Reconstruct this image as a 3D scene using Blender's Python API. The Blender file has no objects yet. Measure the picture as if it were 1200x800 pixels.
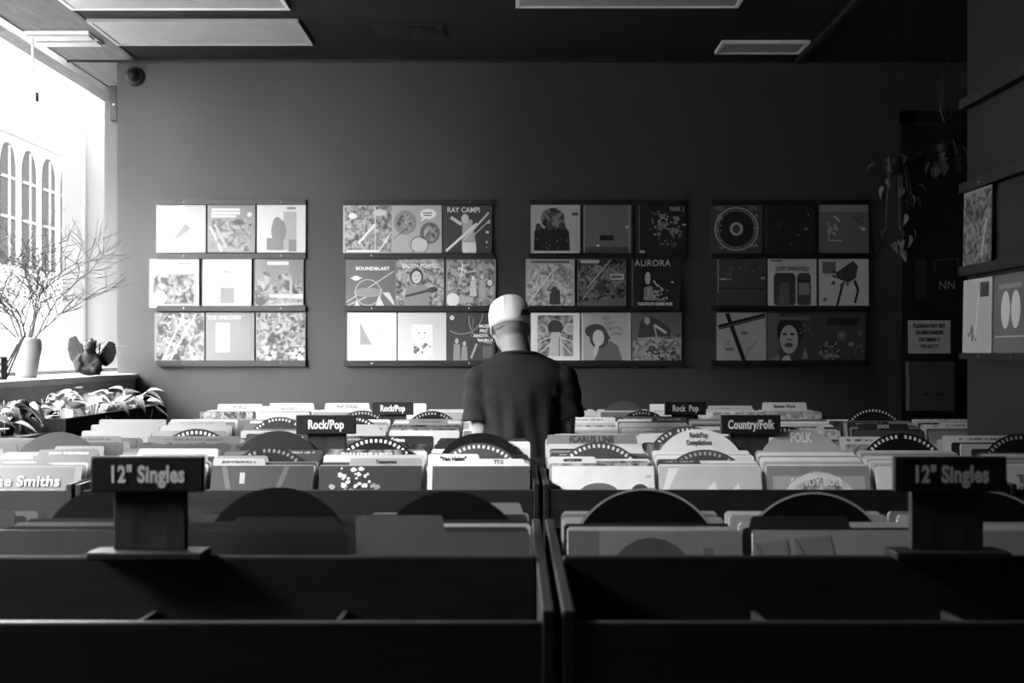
import bpy, bmesh, math, random
from mathutils import Vector, Matrix, noise
C = bpy.context
SC = C.scene
COL = SC.collection
R = math.radians
rng = random.Random(7)

# ------------------------------------------------------------------ camera
EYE = 1.5
FPX = 1400.0
cam_d = bpy.data.cameras.new('camera'); cam = bpy.data.objects.new('camera', cam_d); COL.objects.link(cam)
cam_d.sensor_width = 36.0; cam_d.lens = 36.0 * FPX / 1200.0
cam_d.shift_x = -2 / 1200.0; cam_d.shift_y = 12 / 1200.0
cam.location = (0, 0, EYE); cam.rotation_euler = (R(90), 0, 0)
cam_d.clip_end = 300
cam_d.dof.use_dof = True; cam_d.dof.focus_distance = 5.6; cam_d.dof.aperture_fstop = 5.6
SC.camera = cam

# ------------------------------------------------------------------ light
world = bpy.data.worlds.new('overcast_sky'); SC.world = world; world.use_nodes = True
wb = world.node_tree.nodes['Background']; wb.inputs[0].default_value = (1, 1, 1, 1); wb.inputs[1].default_value = 70.0
por_d = bpy.data.lights.new('window_portal', 'AREA'); por = bpy.data.objects.new('window_portal', por_d); COL.objects.link(por)
por_d.shape = 'RECTANGLE'; por_d.size = 2.0; por_d.size_y = 7.8; por_d.cycles.is_portal = True
por.location = (-2.95, 5.0, 2.37); por.rotation_euler = (0, R(-90), 0)
VS = SC.view_settings
VS.view_transform = 'Standard'; VS.look = 'None'; VS.gamma = 1.0; VS.use_curve_mapping = False
VS.exposure = 0.55
SC.cycles.use_denoising = True
SC.cycles.max_bounces = 10; SC.cycles.diffuse_bounces = 6; SC.cycles.transparent_max_bounces = 16
SC.cycles.caustics_reflective = False; SC.cycles.caustics_refractive = False
SC.cycles.sample_clamp_indirect = 12.0

# ------------------------------------------------------------------ materials
MATS = {}
def mat(name, v, rough=0.6, spec=0.4, var=0.0, vscale=8.0, bump=0.0, bscale=40.0, coat=0.0, metal=0.0, emit=0.0, stretch=None):
    if name in MATS: return MATS[name]
    m = bpy.data.materials.new(name); m.use_nodes = True; nt = m.node_tree; b = nt.nodes['Principled BSDF']
    b.inputs['Base Color'].default_value = (v, v, v, 1); b.inputs['Roughness'].default_value = rough
    b.inputs['Specular IOR Level'].default_value = spec; b.inputs['Metallic'].default_value = metal
    if var or bump:
        tc = nt.nodes.new('ShaderNodeTexCoord'); src = tc.outputs['Object']
        if stretch:
            mp = nt.nodes.new('ShaderNodeMapping'); mp.inputs['Scale'].default_value = stretch
            nt.links.new(src, mp.inputs[0]); src = mp.outputs[0]
    if var:
        n = nt.nodes.new('ShaderNodeTexNoise'); n.inputs['Scale'].default_value = vscale; n.inputs['Detail'].default_value = 5
        nt.links.new(src, n.inputs['Vector'])
        r = nt.nodes.new('ShaderNodeMapRange'); r.inputs['From Min'].default_value = 0.3; r.inputs['From Max'].default_value = 0.7
        r.inputs['To Min'].default_value = v * (1 - var); r.inputs['To Max'].default_value = min(0.95, v * (1 + var))
        nt.links.new(n.outputs['Fac'], r.inputs['Value']); nt.links.new(r.outputs[0], b.inputs['Base Color'])
    if bump:
        n2 = nt.nodes.new('ShaderNodeTexNoise'); n2.inputs['Scale'].default_value = bscale; n2.inputs['Detail'].default_value = 4
        nt.links.new(src, n2.inputs['Vector'])
        bp = nt.nodes.new('ShaderNodeBump'); bp.inputs['Strength'].default_value = bump; bp.inputs['Distance'].default_value = 0.01
        nt.links.new(n2.outputs['Fac'], bp.inputs['Height']); nt.links.new(bp.outputs[0], b.inputs['Normal'])
    if coat: add_coat(nt, b, coat)
    MATS[name] = m
    return m

def add_coat(nt, b, coat):
    """clear wrinkled plastic over a cover"""
    b.inputs['Coat Weight'].default_value = coat; b.inputs['Coat Roughness'].default_value = 0.2
    tc = nt.nodes.new('ShaderNodeTexCoord'); oi = nt.nodes.new('ShaderNodeObjectInfo')
    mp = nt.nodes.new('ShaderNodeMapping'); mp.inputs['Rotation'].default_value = (0, R(40), 0); mp.inputs['Scale'].default_value = (14, 1, 3)
    va = nt.nodes.new('ShaderNodeVectorMath'); va.operation = 'ADD'
    nt.links.new(tc.outputs['Object'], va.inputs[0]); nt.links.new(oi.outputs['Location'], va.inputs[1])
    nt.links.new(va.outputs[0], mp.inputs[0])
    n = nt.nodes.new('ShaderNodeTexNoise'); n.inputs['Scale'].default_value = 1.0; n.inputs['Detail'].default_value = 3
    nt.links.new(mp.outputs[0], n.inputs['Vector'])
    bp = nt.nodes.new('ShaderNodeBump'); bp.inputs['Strength'].default_value = 0.35; bp.inputs['Distance'].default_value = 0.012
    nt.links.new(n.outputs['Fac'], bp.inputs['Height']); nt.links.new(bp.outputs[0], b.inputs['Coat Normal'])

def mottle(name, lo, hi, scale=22.0, rough=0.5, coat=0.0):
    """printed photograph of many tones"""
    if name in MATS: return MATS[name]
    m = bpy.data.materials.new(name); m.use_nodes = True; nt = m.node_tree; b = nt.nodes['Principled BSDF']
    b.inputs['Roughness'].default_value = rough; b.inputs['Specular IOR Level'].default_value = .15
    tc = nt.nodes.new('ShaderNodeTexCoord'); oi = nt.nodes.new('ShaderNodeObjectInfo')
    va = nt.nodes.new('ShaderNodeVectorMath'); va.operation = 'ADD'
    nt.links.new(tc.outputs['Object'], va.inputs[0]); nt.links.new(oi.outputs['Location'], va.inputs[1])
    n = nt.nodes.new('ShaderNodeTexNoise'); n.inputs['Scale'].default_value = scale; n.inputs['Detail'].default_value = 6; n.inputs['Distortion'].default_value = 1.2
    nt.links.new(va.outputs[0], n.inputs['Vector'])
    r = nt.nodes.new('ShaderNodeMapRange'); r.inputs['From Min'].default_value = 0.38; r.inputs['From Max'].default_value = 0.64
    r.inputs['To Min'].default_value = lo; r.inputs['To Max'].default_value = hi
    nt.links.new(n.outputs['Fac'], r.inputs['Value']); nt.links.new(r.outputs[0], b.inputs['Base Color'])
    if coat: add_coat(nt, b, coat)
    MATS[name] = m
    return m

TV = {'W': .86, 'w': .78, 'p': .60, 'l': .44, 'g': .27, 'm': .15, 'd': .07, 'k': .025}
MV = {'WM': (.55, .85), 'LM': (.22, .72), 'GM': (.08, .48), 'DM': (.02, .26), 'KM': (.012, .10)}
TW = {'W': 'white', 'w': 'white', 'p': 'pale grey', 'l': 'light grey', 'g': 'mid grey', 'm': 'grey', 'd': 'dark grey', 'k': 'black',
      'WM': 'pale mottled', 'LM': 'light patterned', 'GM': 'grey patterned', 'DM': 'dark patterned', 'KM': 'blackish patterned'}
def tone(t): return mat('card_' + t, TV[t], 0.45, 0.4, 0.06, 14) if t in TV else mottle('print_' + t, *MV[t])
def ptone(t):                                          # the same under clear plastic
    if t in TV: return mat('wrapped_' + t, TV[t], 0.6, 0.12, coat=0.10)
    return mottle('wrapped_print_' + t, *MV[t], coat=0.10)

m_wall = mat('dark_wall_paint', .042, .62, .35, .08, 1.6, .10, 90)
m_ceil = mat('dark_ceiling_paint', .015, .8, .2, .18, 2.2, .12, 30)
m_floor = mat('dark_floor', .04, .5, .4, .3, 3)
m_black = mat('black_wood', .013, .5, .3, .35, 5, .06, 60, stretch=(1, 6, 6))
m_rail = mat('black_rail', .011, .5, .35)
m_edge = mat('worn_black_edge', .03, .3, .6, .4, 20)
m_post = mat('dark_brown_wood', .035, .8, .15, .35, 14, .05, 60, stretch=(4, 4, .5))
m_white = mat('white_paint', .8, .5, .4, .04, 6)
m_lens = mat('prismatic_lens', .38, .35, .5, .08, 9, .05, 180)
m_sill = mat('sill_paint', .4, .45, .4, .1, 6)
m_knee = mat('grey_plaster', .36, .7, .3, .15, 4, .1, 60)
m_metal = mat('bright_metal', .7, .25, .5, metal=1.0)
m_darkmetal = mat('dark_metal', .08, .3, .5, metal=.6)
m_vinyl = mat('black_vinyl', .008, .5, .15)
m_planter = mat('matt_black_board', .012, .9, .05, .2, 20)
m_skin = mat('skin', .30, .55, .35, .08, 30)
m_shirt = mat('dark_cotton', .019, .85, .2, .15, 60, .12, 420)
m_cap = mat('white_cotton', .74, .85, .15, .05, 40, .15, 500)
m_hair = mat('short_hair', .26, .8, .2, .5, 160, .4, 300)
m_denim = mat('denim', .05, .85, .2, .2, 90)
m_leather = mat('black_leather', .03, .4, .5)
m_pot = mat('glazed_pot', .15, .35, .5, .08, 20)
m_twig = mat('twig_bark', .04, .7, .3, .3, 60)
m_leaf = mat('pale_leaf', .28, .45, .4, .35, 18)
m_leafd = mat('dark_leaf', .10, .5, .4, .3, 20)
m_stone = mat('dark_cast_stone', .015, .7, .15, .4, 30, .3, 60)
m_soil = mat('soil', .03, .95, .1, .5, 80, .5, 120)
m_facade = mat('pale_street_facade', .06, .9, .2, .05, .8)
m_archglass = mat('arched_window_glass', .006, .9, 0.0)
m_street = mat('street_paving', .06, .9, .2, .1, 1)
m_paper = mat('paper', .5, .7, .3, .1, 10)

def glass_mat():
    m = bpy.data.materials.new('window_glass'); m.use_nodes = True; nt = m.node_tree; nt.nodes.clear()
    out = nt.nodes.new('ShaderNodeOutputMaterial'); mx = nt.nodes.new('ShaderNodeMixShader')
    tr = nt.nodes.new('ShaderNodeBsdfTransparent'); tr.inputs[0].default_value = (.94, .94, .94, 1)
    gl = nt.nodes.new('ShaderNodeBsdfGlossy'); gl.inputs['Roughness'].default_value = 0.02
    mx.inputs[0].default_value = 0.05
    nt.links.new(tr.outputs[0], mx.inputs[1]); nt.links.new(gl.outputs[0], mx.inputs[2]); nt.links.new(mx.outputs[0], out.inputs[0])
    return m
m_glass = glass_mat()

# ------------------------------------------------------------------ mesh helpers
class MB:
    def __init__(s): s.v = []; s.f = []; s.mi = []
    def add(s, vs, fs, mi=0):
        o = len(s.v); s.v += [tuple(p) for p in vs]; s.f += [tuple(i + o for i in f) for f in fs]; s.mi += [mi] * len(fs); return s
    def box(s, x0, x1, y0, y1, z0, z1, mi=0):
        return s.add([(x0,y0,z0),(x1,y0,z0),(x1,y1,z0),(x0,y1,z0),(x0,y0,z1),(x1,y0,z1),(x1,y1,z1),(x0,y1,z1)],
                     [(0,3,2,1),(4,5,6,7),(0,1,5,4),(1,2,6,5),(2,3,7,6),(3,0,4,7)], mi)
    def prism_xz(s, pts, y0, y1, mi=0):               # outline counter-clockwise as seen from -Y
        n = len(pts); vs = [(x, y0, z) for x, z in pts] + [(x, y1, z) for x, z in pts]
        fs = [tuple(range(n)), tuple(range(2*n-1, n-1, -1))] + [(i, n+i, n+(i+1) % n, (i+1) % n) for i in range(n)]
        return s.add(vs, fs, mi)
    def prism_yz(s, pts, x0, x1, mi=0):
        n = len(pts); vs = [(x0, y, z) for y, z in pts] + [(x1, y, z) for y, z in pts]
        fs = [tuple(range(n-1, -1, -1)), tuple(range(n, 2*n))] + [(i, (i+1) % n, n+(i+1) % n, n+i) for i in range(n)]
        return s.add(vs, fs, mi)
    def loft(s, rings, n=16, mi=0):
        """rings: (center, rx, ry, xaxis, yaxis)"""
        vs = []; fs = []
        for c, rx, ry, ax, ay in rings:
            c = Vector(c)
            for k in range(n):
                a = 2 * math.pi * k / n
                vs.append(c + ax * (rx * math.cos(a)) + ay * (ry * math.sin(a)))
        m = len(rings)
        for i in range(m - 1):
            for k in range(n):
                k2 = (k + 1) % n
                fs.append((i*n+k, i*n+k2, (i+1)*n+k2, (i+1)*n+k))
        fs.append(tuple(range(n-1, -1, -1))); fs.append(tuple((m-1)*n + k for k in range(n)))
        return s.add(vs, fs, mi)
    def hrings(s, rows, n=20, mi=0):                  # rows: (cx, cy, z, rx, ry)
        return s.loft([((a, b, z), rx, ry, Vector((1,0,0)), Vector((0,1,0))) for a, b, z, rx, ry in rows], n, mi)
    def tube(s, pts, rad, n=8, mi=0):
        pts = [Vector(p) for p in pts]
        if not hasattr(rad, '__len__'): rad = [rad] * len(pts)
        rings = []; up = Vector((0.13, 0.31, 0.94))
        for i, p in enumerate(pts):
            d = (pts[min(i+1, len(pts)-1)] - pts[max(i-1, 0)]).normalized()
            ax = d.cross(up)
            if ax.length < 0.05: ax = d.cross(Vector((1, 0, 0)))
            ax.normalize(); ay = d.cross(ax).normalized(); up = ax.cross(d)
            rings.append((p, rad[i], rad[i], ax, ay))
        return s.loft(rings, n, mi)
    def ell(s, c, rx, ry, rz, seg=16, ringn=10, mi=0, rot=None):
        c = Vector(c); vs = []; fs = []
        for i in range(1, ringn):
            t = math.pi * i / ringn
            for k in range(seg):
                a = 2 * math.pi * k / seg
                vs.append(Vector((rx*math.sin(t)*math.cos(a), ry*math.sin(t)*math.sin(a), rz*math.cos(t))))
        top = len(vs); vs.append(Vector((0, 0, rz))); bot = len(vs); vs.append(Vector((0, 0, -rz)))
        if rot is not None: vs = [rot @ v for v in vs]
        vs = [v + c for v in vs]
        for i in range(ringn - 2):
            for k in range(seg):
                k2 = (k+1) % seg; fs.append((i*seg+k, (i+1)*seg+k, (i+1)*seg+k2, i*seg+k2))
        for k in range(seg):
            k2 = (k+1) % seg; fs.append((top, k, k2)); fs.append((bot, (ringn-2)*seg+k2, (ringn-2)*seg+k))
        return s.add(vs, fs, mi)
    def mesh(s, name, mats, smooth=False):
        me = bpy.data.meshes.new(name); me.from_pydata(s.v, [], s.f)
        for m in (mats if isinstance(mats, (list, tuple)) else [mats]): me.materials.append(m)
        if any(s.mi): me.polygons.foreach_set('material_index', s.mi)
        if smooth: me.polygons.foreach_set('use_smooth', [True] * len(me.polygons))
        me.update(); return me

def obj(name, data, parent=None, loc=(0,0,0), rot=(0,0,0), bevel=0.0):
    o = bpy.data.objects.new(name, data); COL.objects.link(o)
    o.location = loc; o.rotation_euler = rot
    if parent is not None: o.parent = parent
    if bevel:
        b = o.modifiers.new('bevel', 'BEVEL'); b.width = bevel; b.segments = 2; b.limit_method = 'ANGLE'
    return o
def tag(o, label, cat, group=None):
    o['label'] = label; o['category'] = cat
    if group: o['group'] = group
    return o
def thing(name, label, cat, loc=(0,0,0), rot=(0,0,0), group=None):
    return tag(obj(name, None, None, loc, rot), label, cat, group)
def struct(name, data, parent=None, **k):
    o = obj(name, data, parent, **k)
    if parent is None: o['kind'] = 'structure'
    return o
def bx(x0, x1, y0, y1, z0, z1, m, name='board'): return MB().box(x0, x1, y0, y1, z0, z1).mesh(name, m)

def text(s, size, m, parent, loc, rot=(R(90), 0, 0), sx=1.0, bold=0.0, align='CENTER', name='lettering', space=1.05, depth=0.0004):
    d = bpy.data.curves.new(name, 'FONT'); d.body = s; d.size = size; d.align_x = align; d.align_y = 'CENTER'
    d.offset = bold * size; d.extrude = depth; d.resolution_u = 3; d.space_character = space
    d.materials.append(m)
    o = bpy.data.objects.new(name, d); COL.objects.link(o); o.location = loc; o.rotation_euler = rot; o.scale = (sx, 1, 1)
    o.parent = parent; TEXTS.append(o)
    return o
TEXTS = []
def px(x, y, Y):                                       # where a photograph ray meets the depth Y
    s = FPX / Y
    return Vector(((x - 602) / s, Y, EYE - (y - 412) / s))
CEIL = 3.37
BACK = 7.65

# ------------------------------------------------------------------ setting
struct('floor', bx(-2.9, 4.2, -2.5, 9.0, -.1, 0, m_floor))
struct('ceiling', bx(-3.05, 4.2, -2.5, 9.0, CEIL, CEIL + .15, m_ceil))
struct('ceiling_window_bay', bx(-3.05, -2.425, -2.5, 8.9, CEIL - .006, CEIL, mat('bare_board_ceiling', .11, .7, .3, .25, 5, stretch=(8, 1, 1))))
struct('wall_back', bx(-2.54, 4.2, BACK, BACK + .14, 0, CEIL, m_wall))
struct('wall_front', bx(-3.05, 4.2, -2.6, -2.5, 0, CEIL, m_wall))
struct('wall_right', bx(4.1, 4.2, -2.5, 9.0, 0, CEIL, m_wall))
struct('wall_bay_end', bx(-3.05, 4.2, 8.9, 9.0, 0, CEIL, m_wall))
# left wall: knee wall with a deep sill below, window above, solid towards the street door
wl = struct('wall_left', bx(-3.05, -2.86, -2.5, 1.15, 0, CEIL, m_wall))
struct('wall_left_below_window', MB().box(-3.0, -2.42, 1.15, 8.9, 0, 1.325).mesh('knee_wall', m_knee))
struct('trim_1', bx(-2.95, -2.405, 1.15, 8.9, 1.325, 1.36, m_sill), bevel=.006)
w1 = struct('window_1', None); w1['kind'] = 'structure'
wf = MB()
wf.box(-2.92, -2.85, 1.15, 8.9, CEIL - .012, CEIL)
wf.box(-2.92, -2.85, 1.15, 8.9, 1.36, 1.385)
for y in (1.17, 2.42, 4.4, 6.3, 8.86): wf.box(-2.92, -2.85, y - .022, y + .022, 1.36, CEIL)
obj('window_frame', wf.mesh('window_frame', m_darkmetal), w1)
for a, b in ((1.19, 2.40), (2.44, 4.38), (4.42, 6.28), (6.32, 8.84)):
    obj('pane', bx(-2.888, -2.882, a, b, 1.385, CEIL - .012, m_glass), w1)
# ceiling seams
struct('trim_2', bx(-2.425, -2.405, 1.0, BACK, CEIL - .006, CEIL, m_rail))
struct('trim_3', bx(1.80, 1.84, 1.0, BACK, CEIL - .03, CEIL, m_ceil))
struct('trim_4', bx(-2.86, 4.1, BACK - .012, BACK, CEIL - .02, CEIL, m_rail))
# dark partition by the side aisle
struct('wall_partition', bx(1.955, 2.5, 4.45, 5.15, 0, CEIL, mat('black_paint', .009, .6, .35, .1, 2)))

# ceiling lights (unlit lens panels)
def ceiling_light(x0, x1, y0, y1, label, m=m_lens):
    t = thing('ceiling_light', label, 'ceiling light', ((x0+x1)/2, (y0+y1)/2, CEIL), group='unlit ceiling lights')
    a, b = (x1-x0)/2, (y1-y0)/2; w = .022; fr = MB()
    fr.box(-a, a, -b, -b+w, -.02, 0); fr.box(-a, a, b-w, b, -.02, 0); fr.box(-a, -a+w, -b+w, b-w, -.02, 0); fr.box(a-w, a, -b+w, b-w, -.02, 0)
    obj('frame', fr.mesh('light_frame', m_lens if 'dome' in label else m_white), t)
    obj('diffuser', bx(-a+w, a-w, -b+w, b-w, -.014, -.002, m), t)
    return t
ceiling_light(-2.40, -1.21, 6.71, 7.23, 'unlit lens ceiling panel nearest the dome camera and back wall')
ceiling_light(-2.40, -1.21, 5.86, 6.48, 'unlit ceiling panel one row nearer the viewer, on the window side')
ceiling_light(0.01, 1.21, 5.84, 6.44, 'unlit white framed ceiling panel over the middle of the shop')
ceiling_light(1.25, 1.78, 7.17, 7.44, 'small dull grey ceiling panel beside the ceiling beam')
t = thing('ceiling_strip', 'white narrow strip light fitting on the ceiling over the window bay', 'strip light', (-2.66, 7.085, CEIL))
obj('body', bx(-.19, .19, -.145, .145, -.02, 0, m_white), t, bevel=.004)
for y in (-.07, .07): obj('tube_cover', bx(-.185, .185, y-.05, y+.05, -.034, -.02, m_lens), t, bevel=.006)
# vent
p0, p1 = px(436, 30, 6.9), px(520, 30, 6.9)
t = thing('ceiling_vent', 'dark slatted air vent in the ceiling above the second record display', 'vent', ((p0.x+p1.x)/2, 6.95, CEIL))
obj('frame', MB().box(-.21, .21, -.15, .15, -.012, 0).mesh('vent_frame', m_rail), t)
for k in range(10):
    obj('slat', bx(.012 + k*.019, .022 + k*.019, -.12, .05, -.022, -.012, m_darkmetal), t)
# dome camera on the back wall
c = px(159, 90, BACK)
t = thing('dome_camera', 'black dome security camera high on the back wall by the window', 'security camera', (c.x, BACK, c.z))
obj('base', MB().loft([((0, -.0, 0), .062, .062, Vector((1,0,0)), Vector((0,0,1))), ((0, -.03, 0), .058, .058, Vector((1,0,0)), Vector((0,0,1))),
    ((0, -.05, 0), .046, .046, Vector((1,0,0)), Vector((0,0,1)))], 24).mesh('camera_base', m_rail, True), t)
obj('dome', MB().ell((0, -.05, -.003), .042, .042, .042, 20, 12).mesh('camera_dome', m_vinyl, True), t)

# ------------------------------------------------------------------ outside the window
t = thing('street_building', 'sunlit pale building across the street with tall arched windows', 'building', (-14, 32, 0))
obj('wall', bx(-.6, 0, -54, 60, 0, 7.75, m_facade), t)
obj('cornice', bx(0, .25, -54, 60, 7.5, 7.75, m_facade), t)
def arch_pts(w, z0, z1, n=14):
    h = w / 2; pts = [(-h, z0), (h, z0)]
    return pts + [(h*math.cos(math.pi*k/n), z1 - h*1.35 + h*1.35*math.sin(math.pi*k/n)) for k in range(n+1)]
ga = MB().prism_yz(arch_pts(1.0, 3.9, 7.3), .0, .03).mesh('arch_pane', m_archglass)
fa = MB()
for k in range(16):
    a = math.pi * k / 15
fa.box(.03, .07, -.02, .02, 3.9, 7.2); fa.box(.03, .07, -.48, .48, 5.2, 5.25); fa.box(.03, .07, -.48, .48, 6.3, 6.35)
fam = fa.mesh('arch_bars', m_facade)
for y in (-1.95, -.52, .92, 2.37, 3.82, 5.27, 6.72):
    w = obj('window', ga, t, (0, 1.55 + y, 0)); obj('glazing_bars', fam, w)
struct('street_ground', bx(-14.6, -3.06, -60, 92, -.2, -.05, m_street))
t = thing('neighbour_pier', 'white rendered pier outside the window beside the back wall', 'pier', (-3.3, 9.6, -.05))
obj('body', bx(-.27, .5, 0, .5, 0, 4.6, m_facade), t)
obj('moulding', bx(-.31, -.14, -.06, .12, 0, 4.6, m_facade), t, bevel=.01)
m_scrim = bpy.data.materials.new('scrim_cloth'); m_scrim.use_nodes = True
_nt = m_scrim.node_tree; _nt.nodes.clear(); _o = _nt.nodes.new('ShaderNodeOutputMaterial'); _a = _nt.nodes.new('ShaderNodeAddShader')
_d = _nt.nodes.new('ShaderNodeBsdfDiffuse'); _d.inputs[0].default_value = (.45, .45, .45, 1); _t = _nt.nodes.new('ShaderNodeBsdfTranslucent'); _t.inputs[0].default_value = (.16, .16, .16, 1)
_nt.links.new(_d.outputs[0], _a.inputs[0]); _nt.links.new(_t.outputs[0], _a.inputs[1]); _nt.links.new(_a.outputs[0], _o.inputs[0])
t = thing('scrim', 'added unseen white translucent cloth awning outside over the shop window', 'scrim', (-3.0, 3.6, 3.45))  # added out of view to cut steep sky light near the window
obj('cloth', MB().add([(0,0,.06),(0,5.6,.06),(-1.35,5.6,0),(-1.35,0,0)], [(0,1,2,3)]).mesh('scrim_cloth', m_scrim), t)
for y in (0, 2.8, 5.6): obj('arm', MB().tube([(-.02,y,.07),(-1.36,y,.01)], .012, 6).mesh('scrim_arm', m_white), t)
obj('front_bar', MB().tube([(-1.36,0,0),(-1.36,5.6,0)], .018, 8).mesh('scrim_bar', m_white), t)
t = thing('window_rod', 'thin white rod with a dark end block hanging at the window head', 'window fitting', (-2.82, 7.0, CEIL))
obj('rod', MB().tube([(0,0,0),(0,.02,-.36)], .008).mesh('rod', m_white), t)
obj('end_block', bx(-.02, .02, 0, .05, -.40, -.345, m_darkmetal), t)
t = thing('window_bracket', 'small grey metal bracket box at the window head', 'window fitting', (-2.80, 8.4, CEIL))
obj('box', bx(-.03, .02, -.03, .03, -.25, 0, m_rail), t, bevel=.004); obj('screw', MB().ell((.0, -.033, -.14), .01, .006, .01, 8, 6).mesh('screw', m_metal), t)

# ------------------------------------------------------------------ record bins
RIDGE, FRONTZ, BT, PITCH = 1.14, 1.116, .018, .3335
def ordinal(n): return ('first', 'second', 'third', 'fourth', 'fifth', 'sixth', 'seventh', 'eighth', 'ninth', 'tenth', 'eleventh', 'twelfth', 'thirteenth', 'fourteenth')[n]
def record_bin(xl, n, yf, yr, yb, dz, label, un=0.0, uf=0.0):
    """double trough; xl outer left side, n bays, front / ridge / back depth"""
    W = n * PITCH + 2 * BT + .002
    t = thing('record_bin', label, 'record bin', (xl, yf, 0), group='black record bins')
    d1, d2 = yr - yf, yb - yf; f = FRONTZ + dz; r = RIDGE + dz; sd = r - .006
    side = [(0, .06), (d2, .06), (d2, sd), (0, sd)]
    for x in (0, W - BT): obj('side_panel', MB().prism_yz(side, x, x + BT).mesh('side_panel', m_black), t, bevel=.003)
    obj('front_panel', bx(BT, W-BT, .004, .022, .10, f, m_black), t, bevel=.003)
    obj('ridge_board', bx(BT, W-BT, d1-.011, d1+.011, .55, r, m_black), t, bevel=.004)
    obj('back_panel', bx(BT, W-BT, d2-.020, d2-.002, .10, f, m_black), t, bevel=.003)
    obj('plinth', bx(.02, W-.02, .05, d2-.05, 0, .10, m_rail), t)
    fn = MB().prism_yz([(.022, .810+dz+un), (d1-.011, .882+dz+un), (d1-.011, .894+dz+un), (.022, .822+dz+un)], BT, W-BT)
    obj('trough_floor', fn.mesh('trough_floor', m_black), t)
    obj('trough_floor', MB().prism_yz([(d1+.011, .845+dz+uf), (d2-.02, .845+dz+uf), (d2-.02, .857+dz+uf), (d1+.011, .857+dz+uf)], BT, W-BT).mesh('trough_floor', m_black), t)
    for k in range(1, n):
        x = BT + k * PITCH
        obj('divider_board', MB().prism_yz([(.03, .83+dz+un), (d1-.012, .895+dz+un), (d1-.012, 1.045+dz), (.03, 1.06+dz)], x-.0045, x+.0045).mesh('divider_board', m_post), t)
        obj('divider_board', MB().prism_yz([(d1+.012, .858+dz+uf), (d2-.022, .858+dz+uf), (d2-.022, 1.04+dz), (d1+.012, 1.04+dz)], x-.0045, x+.0045).mesh('divider_board', m_post), t)
    return t

def sleeve_mesh(t, tint=None):
    """card sleeve: .315 square, mouth slightly open, worn corners"""
    a, h, c, th = .1575, .315, .006, .0024
    pts = [(-a+c, 0), (a-c, 0), (a, c), (a, h-c), (a-c, h), (-a+c, h), (-a, h-c), (-a, c)]
    mb = MB().prism_xz(pts, -th, th)
    mb.mi = [0, 1] + [2] * 8
    edge = 'w' if t in ('W', 'w', 'p', 'l', 'WM', 'LM') else ('l' if t in ('g', 'm', 'GM') else 'm')
    return mb.mesh('record_sleeve', [tone(t), tone(t), tone(edge)])
SLEEVE = {t: sleeve_mesh(t) for t in list(TV) + list(MV)}

def rounded_tab(u0, u1, h, top, r=.008, a=.160):
    x0, x1 = -a + u0*2*a, -a + u1*2*a
    def arc(cx, cz, a0, a1): return [(cx + r*math.cos(R(a0+(a1-a0)*k/3)), cz + r*math.sin(R(a0+(a1-a0)*k/3))) for k in range(4)]
    pts = [(-a, 0), (a, 0)]
    if u1 > .97: pts += arc(a - r, top - r, 0, 90)
    else: pts += arc(a - r, h - r, 0, 90) + [(x1 + .004, h)] + arc(x1 - r, top - r, 0, 90)
    if u0 < .03: pts += arc(-a + r, top - r, 90, 180)
    else: pts += arc(x0 + r, top - r, 90, 180) + [(x0 - .004, h)] + arc(-a + r, h - r, 90, 180)
    return pts
def scribble(parent, cx, z, w, h, m, y, seed, name='lettering'):
    """a hand-lettered line too small to read"""
    q = random.Random(seed); mb = MB(); x = cx - w/2
    while x < cx + w/2:
        cw = q.uniform(.25, .6) * h
        if q.random() < .82:
            k = q.random(); mb.box(x, x + cw*.35, y, y + .0006, z - h/2, z + h/2 * q.uniform(.5, 1))
            if k > .3: mb.box(x + cw*.35, x + cw*.9, y, y + .0006, z + h*(q.uniform(-.5, .1)), z + h*q.uniform(.15, .5))
        x += cw * 1.25
    return obj(name, mb.mesh('lettering', m), parent)

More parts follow.
